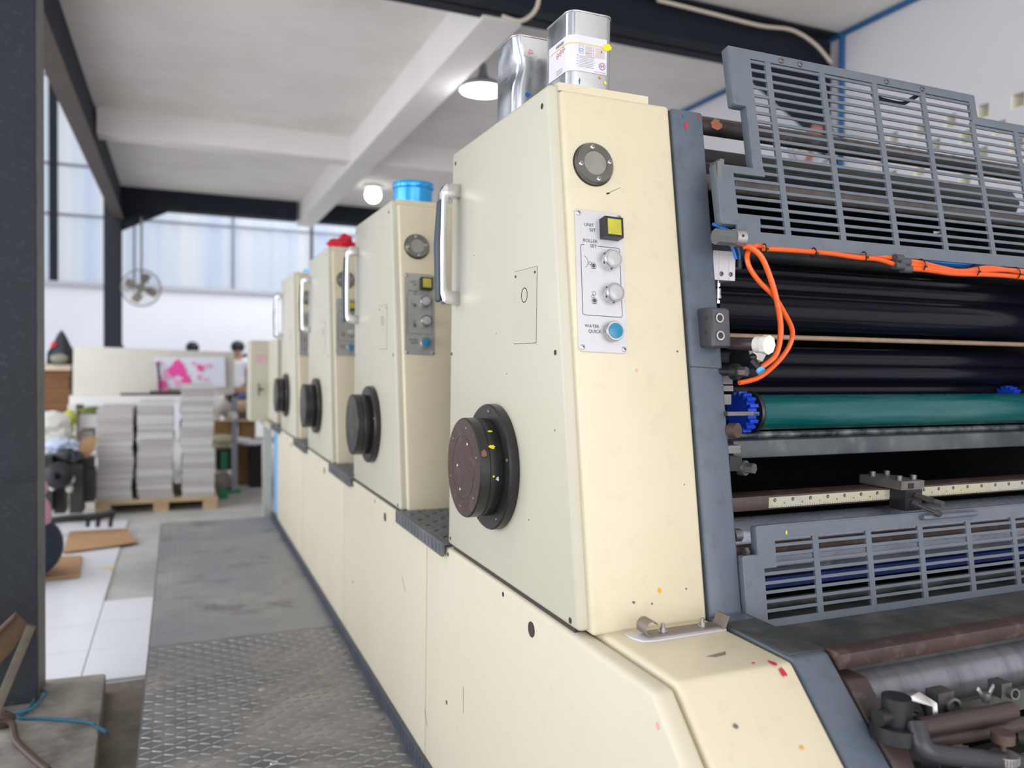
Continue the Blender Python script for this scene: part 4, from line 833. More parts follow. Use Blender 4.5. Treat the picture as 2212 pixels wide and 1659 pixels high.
        blobs(body, [((x1-.013, yF, L1-.011), UX, UZ, -UY, .006, YP, 1.1), ((x1-.006, yF+.0008, L1-.012), UX, UZ, -UY, .003, YP, 1.), ((x1-.022, yF, L1-.0205), UX, UZ, -UY, .0015, RP, .7), ((x1-.023, yF, z0+.023), UX, UZ, -UY, .0018, OP, 1.2), ((x1-.014, yF+.0008, z0+.016), UX, UZ, -UY, .0026, YP, .9), ((x0+.018, yF+.0008, z0+.012), UX, UZ, -UY, .0045, BP, .25)])
    else:
        blobs(body, [((x0+.030, y0-.0005, z0+h*.80), UX, UZ, -UY, .004, PP, 1), ((x0+.020, y0-.0005, z0+h*.75), UX, UZ, -UY, .003, mat('ochre_smear', (.70, .50, .35), .6), 1), ((x0+.025, y0-.0005, z0+h*.25), UX, UZ, -UY, .003, BP, 1.4)])
    return t
tin('shiny rectangular varnish tin with printed label at the front edge of the nearest unit', .556, .633, 1.112, 1.205, .4245, .121, True)
tin('unlabelled dented rectangular tin standing behind the varnish tin', .527, .604, 1.262, 1.352, .4245, .134, False)
def drum(label, c, r, h, lid=False):
    t = thing('blue_drum', label, 'drum', c, 'blue drums on the printing units')
    b = B(); prof = [(0, 0), (0, r*.93), (h*.1, r*.95)]
    b.lathe(prof+[(h*.74, r*.96), (h*.76, r), (h*.80, r*.985), (h*.84, r), (h*.96, r), (h, r*.98), (h, r*.93), (h*.85, r*.92), (h*.3, r*.90), (h*.3, 0)], c, (0, 0, 1), 40); b.obj('drum_body', TUBBLUE, t)
    b = B()
    for k in range(12):
        a = 2*math.pi*k/12; d = Vector((math.cos(a), math.sin(a), 0)); b.obox(Vector(c)+d*r*1.0+UZ*h*.88, d*r*.02, d.cross(UZ)*r*.12, UZ*h*.09, .001)
    b.obj('drum_lug', TUBBLUE, t); return t
drum('blue drum with lugged rim on top of the second unit', (.610, 2.19, .4245), .057, .073)
drum('low blue drum on top of the farthest unit, seen edge-on', (.62, 4.06, .4245), .045, .022)
drum('blue drum seen through the slats at the far right side of the press', (1.88, 1.32, .3205), .052, .050)
t = thing('red_funnel', 'crumpled red cloth bundle lying on the third unit', 'cloth', (.60, 3.14, .4245))
b = B(); b.sphere((.575, 3.11, .445), (.05, .04, .02), 14, 8, .006); b.sphere((.60, 3.12, .468), (.025, .025, .022), 12, 8, .004); b.sphere((.635, 3.11, .442), (.03, .03, .016), 12, 8, .004); b.obj('cloth', RED, t)
t.name = 'red_cloth'
# ============================================================ cabinet at the end of the row
t = thing('end_cabinet', 'low cream cabinet on legs at the far end of the press row', 'cabinet', (.6, 5.1, ZF))
b = B(); b.box(.42, .80, 5.2, 5.5, -.39, .115, .006); b.box(.525, .80, 4.70, 5.2, -.37, .115, .006); b.obj('cabinet_body', CREAM_SHADED, t)
b = B(); b.box(.50, .80, 4.86, 5.5, -.42, -.385, .004); b.obj('crossbeam', CREAM_SHADED, t)
for y in (5.19,):
    b = B(); b.box(.497, .545, y, y+.05, ZF, -.385, .003); b.obj('leg', CREAM_SHADED, t)
b = B(); b.box(.565, .60, 5.20, 5.24, ZF, -.385, .003); b.obj('leg', CREAM_SHADED, t)
b = B(); b.box(.56, .575, 4.90, 5.18, -.95, -.43); b.obj('sky_blue_panel', SKYB, t); b = B(); b.box(.60, .62, 4.86, 5.3, ZF, -.43); b.obj('blue_panel', BINB, t)
b = B(); b.tube([(.49, 5.19, -.19), (.47, 5.17, -.19)], .006); b.box(.462, .470, 5.165, 5.175, -.23, -.15); b.obj('latch', BLACKPL, t)
b = B()
for k in range(5): b.box(.445+.014*k, .451+.014*k, 5.198, 5.2, -.02-.008*(k % 2), .03)
b.obj('pink_reflection', PINKL, t)  # pale pink bars paint a reflection onto the cabinet face
# ============================================================ walkway
t = thing('walkway', 'grey diamond-plate steel walkway along the press', 'walkway', (.21, 2.8, ZF))
WX0, WX1, WZ = -.082, .5125, -.925
def deck(y0, y1, m, lozm, hgt, dens=1.):
    b = B(); b.box(WX0, WX1-.003, y0+.0015, y1-.0015, WZ-.006, WZ, .0008); o = b.obj('deck_plate', m, t)
    b = B(); p = .0275; i = 0; x = WX0+.012
    while x < WX1-.012:
        y = y0+.012; j = 0
        while y < y1-.01:
            a = math.radians(28) if (i+j) % 2 else math.radians(-28)
            a += random.uniform(-.03, .03)
            if dens >= 1 or random.random() < dens:
                u = Vector((math.cos(a), math.sin(a), 0)); w = Vector((-math.sin(a), math.cos(a), 0)); c = Vector((x, y, WZ)); L_, w_ = .0160, .0040
                ring = [b.bm.verts.new(c+u*ux*L_+w*wx*w_-UZ*.0004) for ux, wx in ((-1, 0), (-.55, -.85), (.55, -.85), (1, 0), (.55, .85), (-.55, .85))]
                r0 = b.bm.verts.new(c-u*L_*.55+UZ*hgt); r1_ = b.bm.verts.new(c+u*L_*.55+UZ*hgt)
                b._face([ring[0], ring[1], r0]); b._face([ring[1], ring[2], r1_, r0]); b._face([ring[2], ring[3], r1_]); b._face([ring[3], ring[4], r1_]); b._face([ring[4], ring[5], r0, r1_]); b._face([ring[5], ring[0], r0])
            y += p; j += 1
        x += p*.96; i += 1
    b.obj('raised_pattern', lozm, o, ang=60); return o
deck(.55, 2.77, DIAM, LOZ, .0024); deck(2.77, 3.75, DIAMW, LOZW, .0014, .9); deck(3.75, 4.84, DIAMW, LOZW, .0014)
b = B(); b.box(WX0+.01, WX1-.01, .56, 4.83, ZF, WZ-.006); b.obj('support_box', CONCB, t)
b = B(); b.box(WX0-.004, WX0, .55, 4.84, WZ-.05, WZ+.0005)
for k in range(150): b.obox((WX0-.003, .56+.028*k, WZ-.006), (0, .010, .004), (.0012, 0, 0), (0, -.001, .002))
b.obj('edge_strip', TREAD, t)
b = B(); b.box(.505, .5135, .55, 1.62, WZ, WZ+.036); b.box(.505, .5135, 1.632, 4.84, WZ, WZ+.036)
for k in range(150): b.obox((.5045, .57+.0285*k, WZ+.018), (0, .003, .015), (0, .0022, -.0006), (.001, 0, 0))
b.obj('kick_strip', KICK, t)
for x, y in ((.205, 1.865), (.22, 2.30), (.46, 2.55), (.10, 1.6)): b = B(); b.lathe([(0, .010), (.0015, .009), (.0015, .006), (.0008, .0055), (.0008, 0)], (x, y, WZ+.0005), (0, 0, 1), 20); b.obj('rivet', CHROMED, t)
# ============================================================ ceiling lamps and fans
def bell(c, r, label):
    t = thing('pendant_lamp', label, 'lamp', c); C_ = Vector(c)
    b = B(); b.lathe([(0, r), (.02, r*.98), (r*.35, r*.62), (r*.55, r*.25), (r*.8, r*.16), (r*1.1, r*.14), (r*1.12, 0)], C_, (0, 0, 1), 36); b.obj('lamp_shade', LAMPM, t)
    b = B(); b.lathe([(-.004, 0), (-.004, r*.93), (.0, r*.93)], C_, (0, 0, 1), 32); b.obj('glowing_diffuser', GLOW, t)
    b = B(); b.cyl(C_+UZ*r*1.1, C_+UZ*(ZC-c[2]), .006); b.cyl(C_+UZ*(ZC-c[2]-.02), C_+UZ*(ZC-c[2]), .03, seg=20); b.obj('stem', LAMPM, t)
    l = bpy.data.lights.new('lamp_light', 'POINT'); l.energy = 12; l.shadow_soft_size = .1; o = bpy.data.objects.new('lamp_light', l); COL.objects.link(o); o.parent = t; o.location = (0, 0, -.03*S)
lp = ony(1043, 196, 4.6); bell((lp.x, 4.6, lp.z), .145, 'glowing bell-shaped pendant lamp under the white ceiling')
t = thing('ceiling_bulb', 'bare glowing bulb in a white ceiling holder above the blue drum', 'lamp', (1.95, 8.6, 1.78))
b = B(); b.sphere((1.95, 8.6, 1.79), .085, 20, 12); b.obj('bulb', GLOW, t); b = B(); b.cyl((1.95, 8.6, 1.86), (1.95, 8.6, 1.9), .09, .11, seg=24); b.obj('holder', WHITEP, t)
def fan(c, r, ax, m, wire, label, rod=None):
    t = thing('wall_fan', label, 'fan', c); C_ = Vector(c); ax = Vector(ax).normalized(); u = ax.orthogonal().normalized(); w = ax.cross(u)
    b = B()
    for rr, off in ((r, 0), (r*.75, .02), (r*.45, .035), (r*.97, -.05)):
        b.tube([C_+ax*off+(u*math.cos(2*math.pi*k/28)+w*math.sin(2*math.pi*k/28))*rr for k in range(29)], r*.022 if rr > r*.9 else r*.01, 6)
    for k in range(28):
        a = 2*math.pi*k/28; d = u*math.cos(a)+w*math.sin(a); b.tube([C_+ax*.045+d*r*.2, C_+ax*.02+d*r*.75, C_+d*r], r*.008, 5)
    b.obj('cage', wire, t)
    b = B()
    for k in range(4):
        a = 2*math.pi*k/4+.4; d = u*math.cos(a)+w*math.sin(a); e = ax.cross(d); c0 = C_+d*r*.48-ax*.015
        b.prism([C_+d*r*.12-ax*.01, c0+e*r*.28+ax*.012, C_+d*r*.85+e*r*.15, C_+d*r*.82-e*r*.22-ax*.03, c0-e*r*.2-ax*.03], ax*.004)
    b.obj('blades', m, t)
    b = B(); b.cyl(C_-ax*.12, C_+ax*.03, r*.22, seg=20, bev=.005); b.obj('motor', wire, t)
    if rod: b = B(); b.tube(rod, .012); b.obj('mounting_rod', wire, t)
fc = onx(1752, 312, 3.2); fan(fc, .125, (-.9, -.45, -.1), SALMON, BLACKPL, 'salmon-bladed wall fan seen through the upper guard slats', [fc+Vector((.08, .05, 0)), Vector((XW, fc.y+.1, fc.z-.05))])
fc = ony(305, 622, 9.6); fan(fc, .20, (.1, -1, -.1), mat('old_fan_blade', (.28, .25, .20), .6), mat('old_fan_wire', (.22, .20, .16), .6), 'old cage fan hanging on a rod in front of the far white wall', [fc+UY*.06, Vector((fc.x, 9.66, 1.53))])
# ============================================================ foreground bits at the column foot
def plank(label, a, c, wv, tv, m, nm, bev=.002):
    a, c, wv, tv = map(Vector, (a, c, wv, tv)); b = B(); b.obox((a+c)/2, (c-a)/2, wv, tv, bev); return tobj(b, nm, m, label, nm.split('_')[-1])
b = B(); q0 = [ony(x, y, 2.45) for x, y in ((-60, 1420), (33, 1328), (60, 1352), (28, 1405), (-60, 1500))]
b.prism(q0, (0, .02, 0), .003); b.prism([ony(x, y, 2.45)-UY*.02 for x, y in ((-60, 1412), (32, 1325), (36, 1330), (-60, 1424))], (0, .04, 0), .002)
tobj(b, 'wooden_board', WOODR, 'short brown weathered wooden board leaning against the near dark column', 'board')
A = ony(-12, 1545, 2.28); Cc = ony(68, 1352, 2.40); d_ = (Cc-A).normalized(); sd = d_.cross(UY).normalized()
b = B(); b.obox((A+Cc)/2, (Cc-A)/2, sd*.011, UY*.010, .002); tobj(b, 'wooden_batten', mat('batten_wood', (.12, .10, .075), .8, dirt=(.05, .045, .035), amt=.6, scale=20), 'narrow wooden batten leaning across the brown board by the near column', 'batten')
b = B(); zr = -1.025
b.tube([onz(x, y, zr+dz) for x, y, dz in [(30, 1540, 0), (70, 1530, .01), (100, 1498, .02), (85, 1495, .01), (60, 1535, 0), (40, 1550, 0), (110, 1553, .0), (190, 1560, .0), (205, 1567, 0)]], .0045, 8, 5)
for k in range(4): b.tube([onz(200, 1566, zr), onz(215+5*k, 1575+4*(k % 2), zr), onz(228+2*k, 1582+4*k, zr-.02*k*.5)], .0016, 5, 3)
tobj(b, 'blue_rope', ROPE, 'frayed blue raffia rope on the concrete slab', 'rope')
b = B(); b.sphere(onz(8, 1555, -1.01)+Vector((0, 0, .0)), (.03, .03, .022), 14, 8, .003); b.tube([onz(-10, 1560, -1.0), onz(25, 1562, -1.01), onz(35, 1600, -1.02), onz(75, 1640, -1.025), onz(105, 1665, -1.025)], .009, 8, 5)
tobj(b, 'rusty_cable', WIRE, 'rusty brown cable hooked over the slab in the lower left corner', 'cable')
for pts_, m, lab in (([(135, 1195), (150, 1150), (275, 1143), (290, 1165), (298, 1172), (250, 1180)], CARD, 'long torn cardboard strip on the floor behind the white tiles'), ([(60, 1255), (70, 1206), (177, 1202), (173, 1246)], CARD, 'square cardboard piece under the squatting person')):
    b = B(); zc_ = -1.085; b.prism([onz(x, y, zc_) for x, y in pts_], (0, 0, .006)); tobj(b, 'cardboard_piece', m, lab, 'cardboard')
b = B(); b.blob(onz(237, 1228, ZF+.008), UX, UY, UZ, .022, .3, asp=1.2); tobj(b, 'paint_drip', YP, 'yellow paint spot on the edge of the white tiles', 'paint')
# ============================================================ squatting person behind the column
t = thing('person', 'person in pink shirt and navy trousers squatting behind the near column', 'person', (-.80, 4.5, ZF))
px0, py0 = -.648, 4.50
hips = Vector((px0-.02, py0, -.88))
skin([(hips.x, hips.y, hips.z, .10), (hips.x-.04, hips.y, hips.z+.14, .085), (hips.x-.14, hips.y, hips.z+.36, .095), (hips.x-.21, hips.y, hips.z+.46, .035), (hips.x-.27, hips.y-.01, hips.z+.55, .075),
      (hips.x-.06, hips.y-.08, hips.z-.0, .07), (hips.x-.34, hips.y-.10, hips.z+.10, .05), (hips.x-.16, hips.y-.10, ZF+.04, .03), (hips.x-.30, hips.y-.10, ZF+.025, .025),
      (hips.x-.06, hips.y+.08, hips.z-.0, .07), (hips.x-.34, hips.y+.10, hips.z+.10, .05), (hips.x-.16, hips.y+.10, ZF+.04, .03), (hips.x-.30, hips.y+.10, ZF+.025, .025),
      (hips.x-.16, hips.y-.14, hips.z+.34, .045), (hips.x-.30, hips.y-.16, hips.z+.18, .032), (hips.x-.44, hips.y-.10, hips.z+.10, .024), (hips.x-.50, hips.y-.08, hips.z+.06, .02),
      (hips.x-.16, hips.y+.14, hips.z+.34, .045), (hips.x-.30, hips.y+.16, hips.z+.18, .032), (hips.x-.44, hips.y+.10, hips.z+.10, .024), (hips.x-.50, hips.y+.08, hips.z+.06, .02)],
     [(0, 1), (1, 2), (2, 3), (3, 4), (0, 5), (5, 6), (6, 7), (7, 8), (0, 9), (9, 10), (10, 11), (11, 12), (2, 13), (13, 14), (14, 15), (15, 16), (2, 17), (17, 18), (18, 19), (19, 20)], 'body', SKIN, t)
skin([(hips.x+.015, hips.y, hips.z-.015, .135, .15), (hips.x-.03, hips.y, hips.z+.09, .11), (hips.x-.05, hips.y-.09, hips.z-.01, .105), (hips.x-.35, hips.y-.10, hips.z+.10, .070), (hips.x-.15, hips.y-.10, ZF+.09, .06), (hips.x-.05, hips.y+.09, hips.z-.01, .105), (hips.x-.35, hips.y+.10, hips.z+.10, .070), (hips.x-.15, hips.y+.10, ZF+.09, .06)],
     [(0, 1), (0, 2), (2, 3), (3, 4), (0, 5), (5, 6), (6, 7)], 'trousers', NAVY, t)
skin([(hips.x-.005, hips.y, hips.z+.135, .125, .14), (hips.x-.05, hips.y, hips.z+.24, .115, .14), (hips.x-.15, hips.y, hips.z+.38, .115, .14), (hips.x-.17, hips.y-.15, hips.z+.35, .06), (hips.x-.26, hips.y-.17, hips.z+.24, .05), (hips.x-.17, hips.y+.15, hips.z+.35, .06), (hips.x-.26, hips.y+.17, hips.z+.24, .05)],
     [(0, 1), (1, 2), (2, 3), (3, 4), (2, 5), (5, 6)], 'shirt', PSHIRT, t)
b = B(); b.sphere((hips.x-.28, hips.y, hips.z+.60), (.085, .08, .08), 16, 10); b.obj('hair', HAIR, t)
b = B(); b.sphere((hips.x-.005, hips.y-.04, hips.z-.05), (.155, .17, .155), 24, 16); b.obj('trousers_seat', NAVY, t)
b = B(); b.sphere((hips.x-.055, hips.y-.04, hips.z+.10), (.155, .16, .15), 24, 16); b.obj('shirt_hem', PSHIRT, t)
for sgn in (-1, 1): b = B(); b.sphere((hips.x-.12, hips.y+sgn*.10-.02, ZF+.035), (.12, .045, .035), 16, 8); b.obj('sandal', SHOEB, t)
# standing persons far behind the board
def person(px_, py_, Y, label, shirt, facing=0, hs=1., scale=1.):
    top = ony(px_, py_, Y); x, z = top.x, top.z; s = scale; t = thing('person', label, 'person', (x, Y, ZF)); k = s
    hz = (z-ZF)
    def N(a, c, zf, r, r2=None): return (x+a*s, Y+c*s, ZF+zf*hz, r*s, (r2 or r)*s)
    nodes = [N(0, 0, .50, .10, .08), N(0, 0, .62, .095, .075), N(0, 0, .78, .125, .08), N(0, 0, .86, .038), N(.01, -.02, .93, .066, .078),
             N(-.08, 0, .46, .07), N(-.08, -.02, .26, .05), N(-.08, 0, .04, .035), N(-.08, -.10, .02, .03), N(.08, 0, .46, .07), N(.08, -.02, .26, .05), N(.08, 0, .04, .035), N(.08, -.10, .02, .03),
             N(-.16, 0, .79, .045), N(-.20, -.03, .64, .034), N(-.18, -.18, .58, .025), N(-.16, -.25, .585, .022), N(.16, 0, .79, .045), N(.20, -.03, .64, .034), N(.19, -.15, .72, .025), N(.15, -.2, .80, .022)]
    skin(nodes, [(0, 1), (1, 2), (2, 3), (3, 4), (0, 5), (5, 6), (6, 7), (7, 8), (0, 9), (9, 10), (10, 11), (11, 12), (2, 13), (13, 14), (14, 15), (15, 16), (2, 17), (17, 18), (18, 19), (19, 20)], 'body', SKIN, t)
    skin([N(0, 0, .50, .115, .10), N(0, 0, .63, .11, .09), N(0, 0, .80, .13, .09), N(-.165, 0, .79, .055), N(-.20, -.02, .69, .045), N(.165, 0, .79, .055), N(.20, -.02, .69, .045)], [(0, 1), (1, 2), (2, 3), (3, 4), (2, 5), (5, 6)], 'shirt', shirt, t)
    skin([N(0, 0, .50, .11, .09), N(-.08, 0, .45, .08), N(-.08, -.01, .26, .06), N(-.08, 0, .07, .05), N(.08, 0, .45, .08), N(.08, -.01, .26, .06), N(.08, 0, .07, .05)], [(0, 1), (1, 2), (2, 3), (0, 4), (4, 5), (5, 6)], 'trousers', BLKC, t)
    b = B(); b.sphere((x+.005*s, Y+.02*s, z-.075*s), (.092*s, .098*s, .085*s), 18, 12); b.obj('hair', HAIR, t)
    b = B(); b.sphere((x+.01*s, Y-.105*s, z-.135*s), (.014*s, .02*s, .02*s), 8, 6); b.obj('nose', SKIN, t)
    return t
person(513, 737, 11.2, 'person in a white shirt standing right of the pink-printed sheet', WSHIRT, scale=1.0)
person(531, 764, 11.9, 'person in dark clothes half hidden beside the white-shirted person', BLKC, scale=.85)
person(415, 739, 11.5, 'person whose black hair just shows above the middle of the board', WSHIRT, scale=.95)
person(253, 742, 11.7, 'person barely showing above the board beside the far column', mat('tan_shirt', (.45, .30, .24), .8), scale=.9)
# ============================================================ background clutter
# board on a white table
YBd = 7.6
a = ony(158, 747, YBd); c = ony(520, 757, YBd); zlow = pz(300, 856, YBd)
t = thing('white_table', 'white-edged table in front of the beige board behind the paper stacks', 'table', (-.2, YBd, ZF))
b = B(); b.box(-.83, .36, YBd-.10, YBd+.55, zlow-.06, zlow+.01, .005); b.obj('tabletop', TABW, t)
for x, y in ((-.81, YBd-.08), (.32, YBd-.08), (-.81, YBd+.5), (.32, YBd+.5)): b = B(); b.box(x-.03, x+.03, y-.03, y+.03, ZF, zlow-.06, .004); b.obj('leg', mat('cream_leg', (.68, .64, .56), .7), t)
b = B(); b.prism([(-.815, YBd, zlow+.01), (.47, YBd, zlow+.01), (.47, YBd+.05, a.z-.01-.022), (-.815, YBd+.05, a.z)], (0, .02, 0), .003); bo = tobj(b, 'beige_board', BOARD, 'long beige board propped upright on the white table', 'board')
sh = [ony(333, 772, YBd-.012), ony(485, 770, YBd-.012), ony(488, 836, YBd-.012), ony(340, 840, YBd-.012)]
b = B(); b.prism(sh, (0, .003, 0)); so = tobj(b, 'printed_sheet', SHEET, 'white sheet with magenta prints fixed to the beige board', 'sheet')
def spl(lst, m, Y=YBd-.016):
    for q_, (x, y, r, asp) in enumerate(lst): b = B(); b.blob(ony(x, y, Y-.0012*q_), UX, UZ, -UY, r, .2, asp=asp); b.obj('ink_print', m, so)
spl([(383, 790, .055, .9), (376, 800, .055, .8), (395, 805, .045, .8), (405, 818, .03, .6), (400, 825, .035, 1.4), (352, 830, .04, .9), (432, 795, .032, .9), (345, 815, .012, 2)], PINK)
spl([(366, 808, .05, 1), (350, 835, .06, .8), (342, 785, .02, 1.5), (430, 815, .025, .8), (450, 790, .02, 1.5), (385, 828, .03, 1.3), (445, 820, .015, 1), (418, 785, .015, 1)], PINKL)
b = B(); b.box(-.45, .12, YBd-.10, YBd-.05, zlow+.01, zlow+.03); b.box(-.22, .12, YBd-.095, YBd-.055, zlow+.03, zlow+.05); b.tube([(-.14, YBd-.065, zlow+.05), (-.16, YBd-.065, zlow+.30)], .012); tobj(b, 'squeegee', mat('dark_brown_wood', (.07, .045, .04), .7), 'dark wooden squeegee lying along the table edge', 'tool')
# paper stacks on a pallet
YS = 6.2
t = thing('pallet', 'wooden pallet under the three grey paper stacks', 'pallet', (-.13, YS+.35, ZF))
p0 = ony(205, 1085, YS).x; p1 = ony(470, 1080, YS).x; ztp = pz(330, 1078, YS)
b = B(); b.box(p0, p1, YS-.02, YS+.75, ztp-.025, ztp, .004); b.obj('deck_boards', WOODP, t)
for x in (p0+.05, (p0+p1)/2+.02, p1-.05):
    b = B(); b.box(x-.05, x+.05, YS-.015, YS+.74, ztp-.095, ztp-.025, .008); b.obj('block', WOODP, t)
def stack(xl, xr, ytop, label, seed):
    rnd = random.Random(seed); x0 = ony(xl, 1000, YS).x; x1 = ony(xr, 1000, YS).x; zt_ = pz((xl+xr)/2, ytop, YS); b = B(); z = ztp+.001; ox = 0
    while z < zt_:
        h = min(rnd.uniform(.010, .035), zt_-z+.002); ox += rnd.uniform(-.006, .006); ox = max(-.010, min(.010, ox)); e = .006
        if rnd.random() < .12: ox = rnd.uniform(-.01, .01)
        b.mi = rnd.choice((0, 0, 1, 2)); b.box(x0+ox+e, x1+ox-e, YS+rnd.uniform(0, .012), YS+.70, z, z+h-.0008); z += h
    return tobj(b, 'paper_stack', [PAPER, PAPERB, PAPERC], label, 'paper stack', 'paper stacks on the pallet')
stack(206, 288, 884, 'left grey paper stack on the pallet, lowest of the three', 3); stack(297, 377, 872, 'middle grey paper stack on the pallet', 5); stack(389, 463, 834, 'tallest grey paper stack at the pallet\'s right end', 8)
# cardboard stack at the left
t = thing('cardboard_stack', 'brown stack of flattened cardboard at the left behind the column', 'cardboard', (-1.1, 7.9, ZF))
b = B(); z = pz(120, 1000, 7.8); rnd = random.Random(2)
while z < pz(120, 802, 7.8):
    h = rnd.uniform(.012, .03); b.box(-1.35+rnd.uniform(-.01, .01), -.86+rnd.uniform(-.015, .015), 7.8, 8.3, z, z+h-.002); z += h
b.obj('sheets', CARDD, t); b = B(); b.box(-1.4, -.85, 7.76, 8.32, z, z+.05, .004); b.obj('top_board', mat('pale_wood', (.62, .50, .38), .8), t)
b = B(); b.box(-1.4, -.87, 7.5, 8.32, ZF, pz(120, 1000, 7.8), .005); b.obj('base_box', CARDD, t)
zs = z+.05
b = B(); b.lathe([(0, 0), (0, .115), (.10, .11), (.16, .075), (.26, .03), (.30, 0)], (-.925, 7.85, zs), (0, 0, 1), 14); o = tobj(b, 'black_bag', BAGB, 'pointed black bag on the cardboard stack', 'bag'); b = B(); b.obox((-.975, 7.76, zs+.17), (.012, 0, .02), (0, .004, 0), (.012, 0, -.01)); b.obj('red_tag', RED, o)
b = B(); b.sphere((-.93, 7.74, zs+.05), (.07, .03, .04), 12, 8, .004); o2 = b.obj('front_pocket', mat('khaki', (.25, .24, .18), .8), o)
for k, (dz, w_) in enumerate(((0, .06), (.09, .055), (.17, .05), (.24, .05))): b = B(); b.box(-1.22, -1.09-.01*(k % 2), 7.72, 7.85, zs+dz, zs+dz+.08, .01); tobj(b, 'wooden_box', mat('light_wood', (.50, .30, .16), .8), ('lowest', 'second lowest', 'second highest', 'topmost')[k]+' small brown box piled on the cardboard stack beside the column', 'box', 'small boxes on the cardboard stack')
# sacks, plastic bags, dark machine
def lump(nm, cat, lab, m, pts, Y, nz=.01):
    b = B()
    for (x, y, r1_, r2_) in pts: b.sphere(ony(x, y, Y), (r1_, max(r1_, r2_)*.7, r2_), 14, 9, nz)
    return tobj(b, nm, m, lab, cat)
lump('cloth_sack', 'sack', 'lumpy white cloth sack heaped beside the near column', SACK, [(112, 915, .12, .09), (125, 935, .10, .08), (105, 955, .14, .08), (118, 975, .12, .06), (110, 1010, .15, .13), (110, 1045, .16, .14)], 6.75)
lump('plastic_bag', 'bag', 'pale blue plastic bag bulging over the dark machine', BAGL, [(128, 962, .09, .05), (145, 975, .09, .05), (158, 965, .05, .05)], 6.2)
lump('dark_bag', 'bag', 'shiny dark bundle beside the pale blue plastic bag', BAGB, [(143, 985, .07, .05), (160, 988, .06, .04)], 6.0)
b = B(); b.prism([ony(x, y, 6.1) for x, y in ((168, 985), (178, 948), (209, 944), (202, 975), (188, 990))], (0, .05, 0)); tobj(b, 'cardboard_flap', CARD, 'bent cardboard flap sticking up beside the paper stacks', 'cardboard')
lump('lime_cloth', 'cloth', 'lime green cloth hanging by the white table leg', LIME, [(150, 905, .05, .07), (145, 925, .05, .06), (143, 955, .07, .08), (142, 990, .08, .10), (142, 1020, .10, .10), (142, 1035, .12, .10)], 7.2, .008)
t = thing('die_cutter', 'dark old iron machine standing left of the paper stacks', 'machine', (-.95, 6.0, ZF))
b = B(); Y = 5.9
for (x0p, y0p, x1p, y1p, dy_) in ((92, 985, 112, 1105, 0), (116, 1000, 140, 1110, .1), (150, 1005, 178, 1110, .0), (175, 1015, 203, 1085, .1), (96, 990, 200, 1020, .15)):
    a = ony(x0p, y1p, Y+dy_); c = ony(x1p, y0p, Y+dy_); b.box(a.x, c.x, Y+dy_, Y+dy_+.18, max(a.z, ZF), c.z, .01)
b.obj('frame', OLIVE, t)
b = B(); c = ony(128, 1025, 5.85); b.lathe([(0, .055), (.03, .085), (.06, .085), (.08, .05), (.08, .02), (0, .02)], c, (0, -1, 0), 24); b.obj('flywheel', DARKM, t)
for px_, py_, r_ in ((113, 1052, .02), (150, 1055, .022), (155, 1035, .02)): b = B(); b.sphere(ony(px_, py_, 5.84), (r_, .02, r_*1.3)); b.obj('pale_knob', SACK, t)
b = B(); A = ony(96, 1108, 5.55); b.tube([ony(90, 1128, 5.5), ony(150, 1120, 5.5), ony(205, 1116, 5.5), ony(248, 1108, 5.5)], .022, 8, 4)
for px_ in (193, 215, 242): b.tube([ony(px_, 1114, 5.5), ony(px_-3, 1125, 5.5), Vector((ony(px_-4, 1138, 5.5).x, 5.5, max(ZF+.01, pz(px_-4, 1138, 5.5))))], .014, 6)
tobj(b, 'iron_rake_bar', DARKM, 'dark toothed iron bar lying on the floor before the pallet', 'tool')
# to the right of the stacks
t = thing('storage_shelf', 'crowded storage shelf with grey pole between the paper stacks and the end cabinet', 'shelf', (.62, 7.2, ZF))
YQ = 7.2
for (py_, m_) in ((905, mat('pale_wood', (.62, .50, .38), .8)), (955, TABW), (890, BROWNM)):
    z_ = pz(520, py_, YQ); b = B(); b.box(.38, 1.1, YQ, YQ+.45, z_-.022, z_, .002); b.obj('shelf_board', m_, t)
for x_ in (.40, .62, 1.05): b = B(); b.box(x_-.015, x_+.015, YQ+.44, YQ+.48, ZF, -.30); b.obj('upright', mat('pale_wood', (.62, .50, .38), .8), t)
b = B(); px_ = ony(506, 1000, 6.9).x; b.box(px_-.022, px_+.022, 6.88, 6.92, ZF+.02, pz(503, 858, 6.9), .004); gp_ = tobj(b, 'grey_pole', GREYPOLE, 'upright grey metal pole right of the paper stacks', 'pole')
b = B(); b.box(px_-.05, px_+.05, 6.85, 6.95, ZF, ZF+.02); b.obj('green_foot', GREEN, gp_)
def cb(nm, cat, lab, m, x0p, y0p, x1p, y1p, Y, d=.25, bev=.006):
    a = ony(x0p, y1p, Y); c = ony(x1p, y0p, Y); b = B(); b.box(a.x, c.x, Y, Y+d, max(a.z, ZF), c.z, bev); return tobj(b, nm, m, lab, cat)
cb('brown_carton', 'carton', 'brown carton on the shelf left of the grey pole', mat('brown_carton', (.26, .15, .05), .8), 464, 912, 498, 942, 7.25); cb('brown_carton', 'carton', 'brown carton on the shelf right of the grey pole', mat('brown_carton', (.26, .15, .05), .8), 518, 910, 552, 948, 7.25)
cb('tall_carton', 'carton', 'tall brown carton standing on the floor under the shelf', mat('brown_carton', (.26, .15, .05), .8), 514, 962, 545, 1075, 7.3); cb('dark_crate', 'crate', 'black crate under the shelf beside the end cabinet', BLKC, 540, 960, 566, 1080, 7.1)
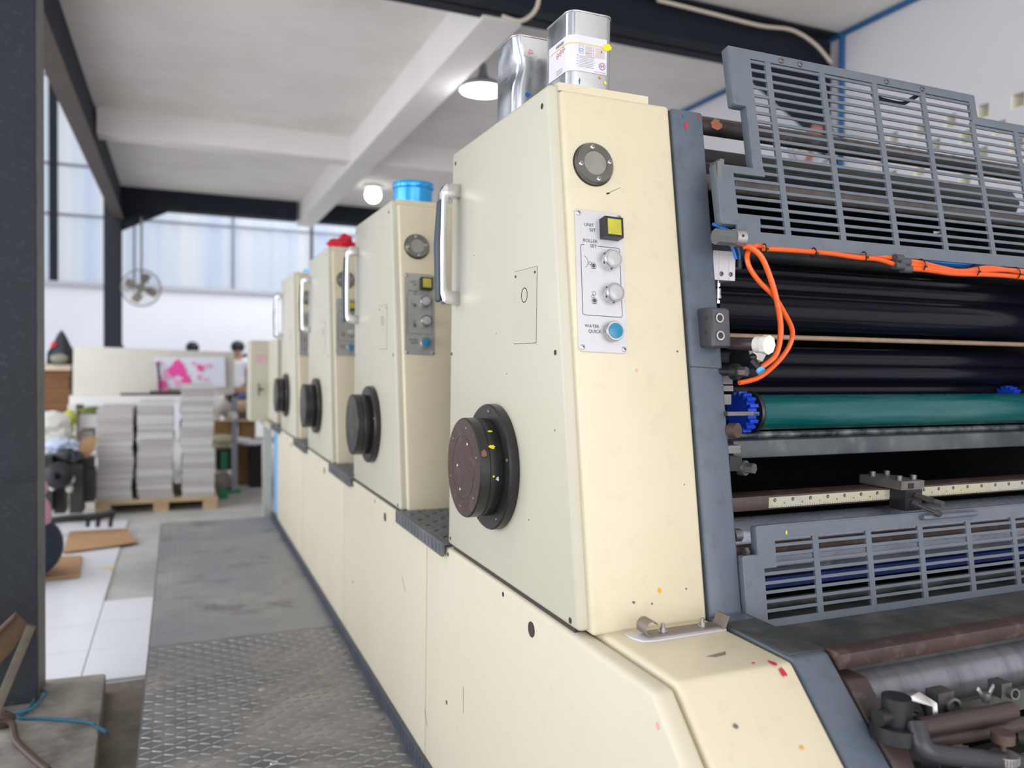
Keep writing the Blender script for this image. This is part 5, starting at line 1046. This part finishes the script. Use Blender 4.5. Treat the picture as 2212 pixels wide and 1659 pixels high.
cb('black_crate', 'crate', 'black crate with green item beside the tallest paper stack', BLKC, 468, 972, 502, 1016, 7.15); cb('green_bottle', 'bottle', 'green container in front of the black crate', GREEN, 479, 978, 492, 1014, 7.0, .1); cb('green_box', 'box', 'green box low on the floor right of the pallet', GREEN, 473, 1060, 492, 1078, 6.6, .2)
cb('blue_box', 'box', 'dark blue box on top of the shelf beside the end cabinet', BINB, 540, 868, 562, 893, 7.3)
lump('cloth_roll', 'roll', 'white round roll on the shelf beside the tallest stack', SACK, [(480, 880, .075, .07), (468, 878, .05, .05)], 7.15, .004); lump('paper_parcel', 'parcel', 'tan wrapped parcel on the shelf right of the pole', mat('tan_parcel', (.60, .42, .27), .8), [(520, 878, .10, .055), (532, 876, .06, .05)], 7.2, .004)
lump('white_bundle', 'bundle', 'white bundle tied to the grey pole', WHITEP, [(502, 900, .045, .04)], 6.85, .003); lump('fabric_sheet', 'fabric', 'white and pink fabric draped on the lower shelf', WSHIRT, [(520, 952, .10, .03), (545, 956, .12, .025)], 7.15, .004)
lump('cream_pile', 'pile', 'cream folded pile under the left brown carton', mat('cream_pile', (.60, .56, .38), .8), [(480, 950, .11, .045), (476, 962, .09, .03)], 7.1, .004); lump('grey_sack', 'sack', 'pale grey sack on the floor between pallet and end cabinet', SACK, [(515, 1082, .16, .075), (535, 1090, .12, .06)], 6.9, .006)
lump('rag_heap', 'heap', 'greyish rag heap at the foot of the shelf', mat('rag_grey', (.32, .28, .25), .9), [(480, 1045, .10, .08), (478, 1030, .07, .05)], 7.0, .008)
lump('brown_sheet', 'board', 'brown scrap board on the floor beside the end cabinet', BROWNM, [(540, 1068, .12, .02)], 7.0, .002)
lump('blue_cloth', 'cloth', 'blue and white cloth heap on top of the shelf', mat('denim', (.07, .10, .22), .8), [(530, 858, .07, .04), (545, 866, .07, .04)], 7.4, .005)
b = B(); b.box(-.765, -.50, YBd-.02, YBd+.4, pz(190, 924, YBd), pz(190, 895, YBd), .004); tobj(b, 'white_carton', TABW, 'white flat carton under the table beside its left leg', 'carton')
cb('grey_carton', 'carton', 'grey printed carton under the table left of the paper stacks', mat('mauve_carton', (.42, .36, .36), .8), 163, 930, 200, 965, YBd-.02, .3)
lump('green_cloth_pile', 'cloth', 'yellow-green cloth pile under the white table', LIME, [(210, 884, .16, .02), (235, 884, .12, .02)], YBd+.25, .006)
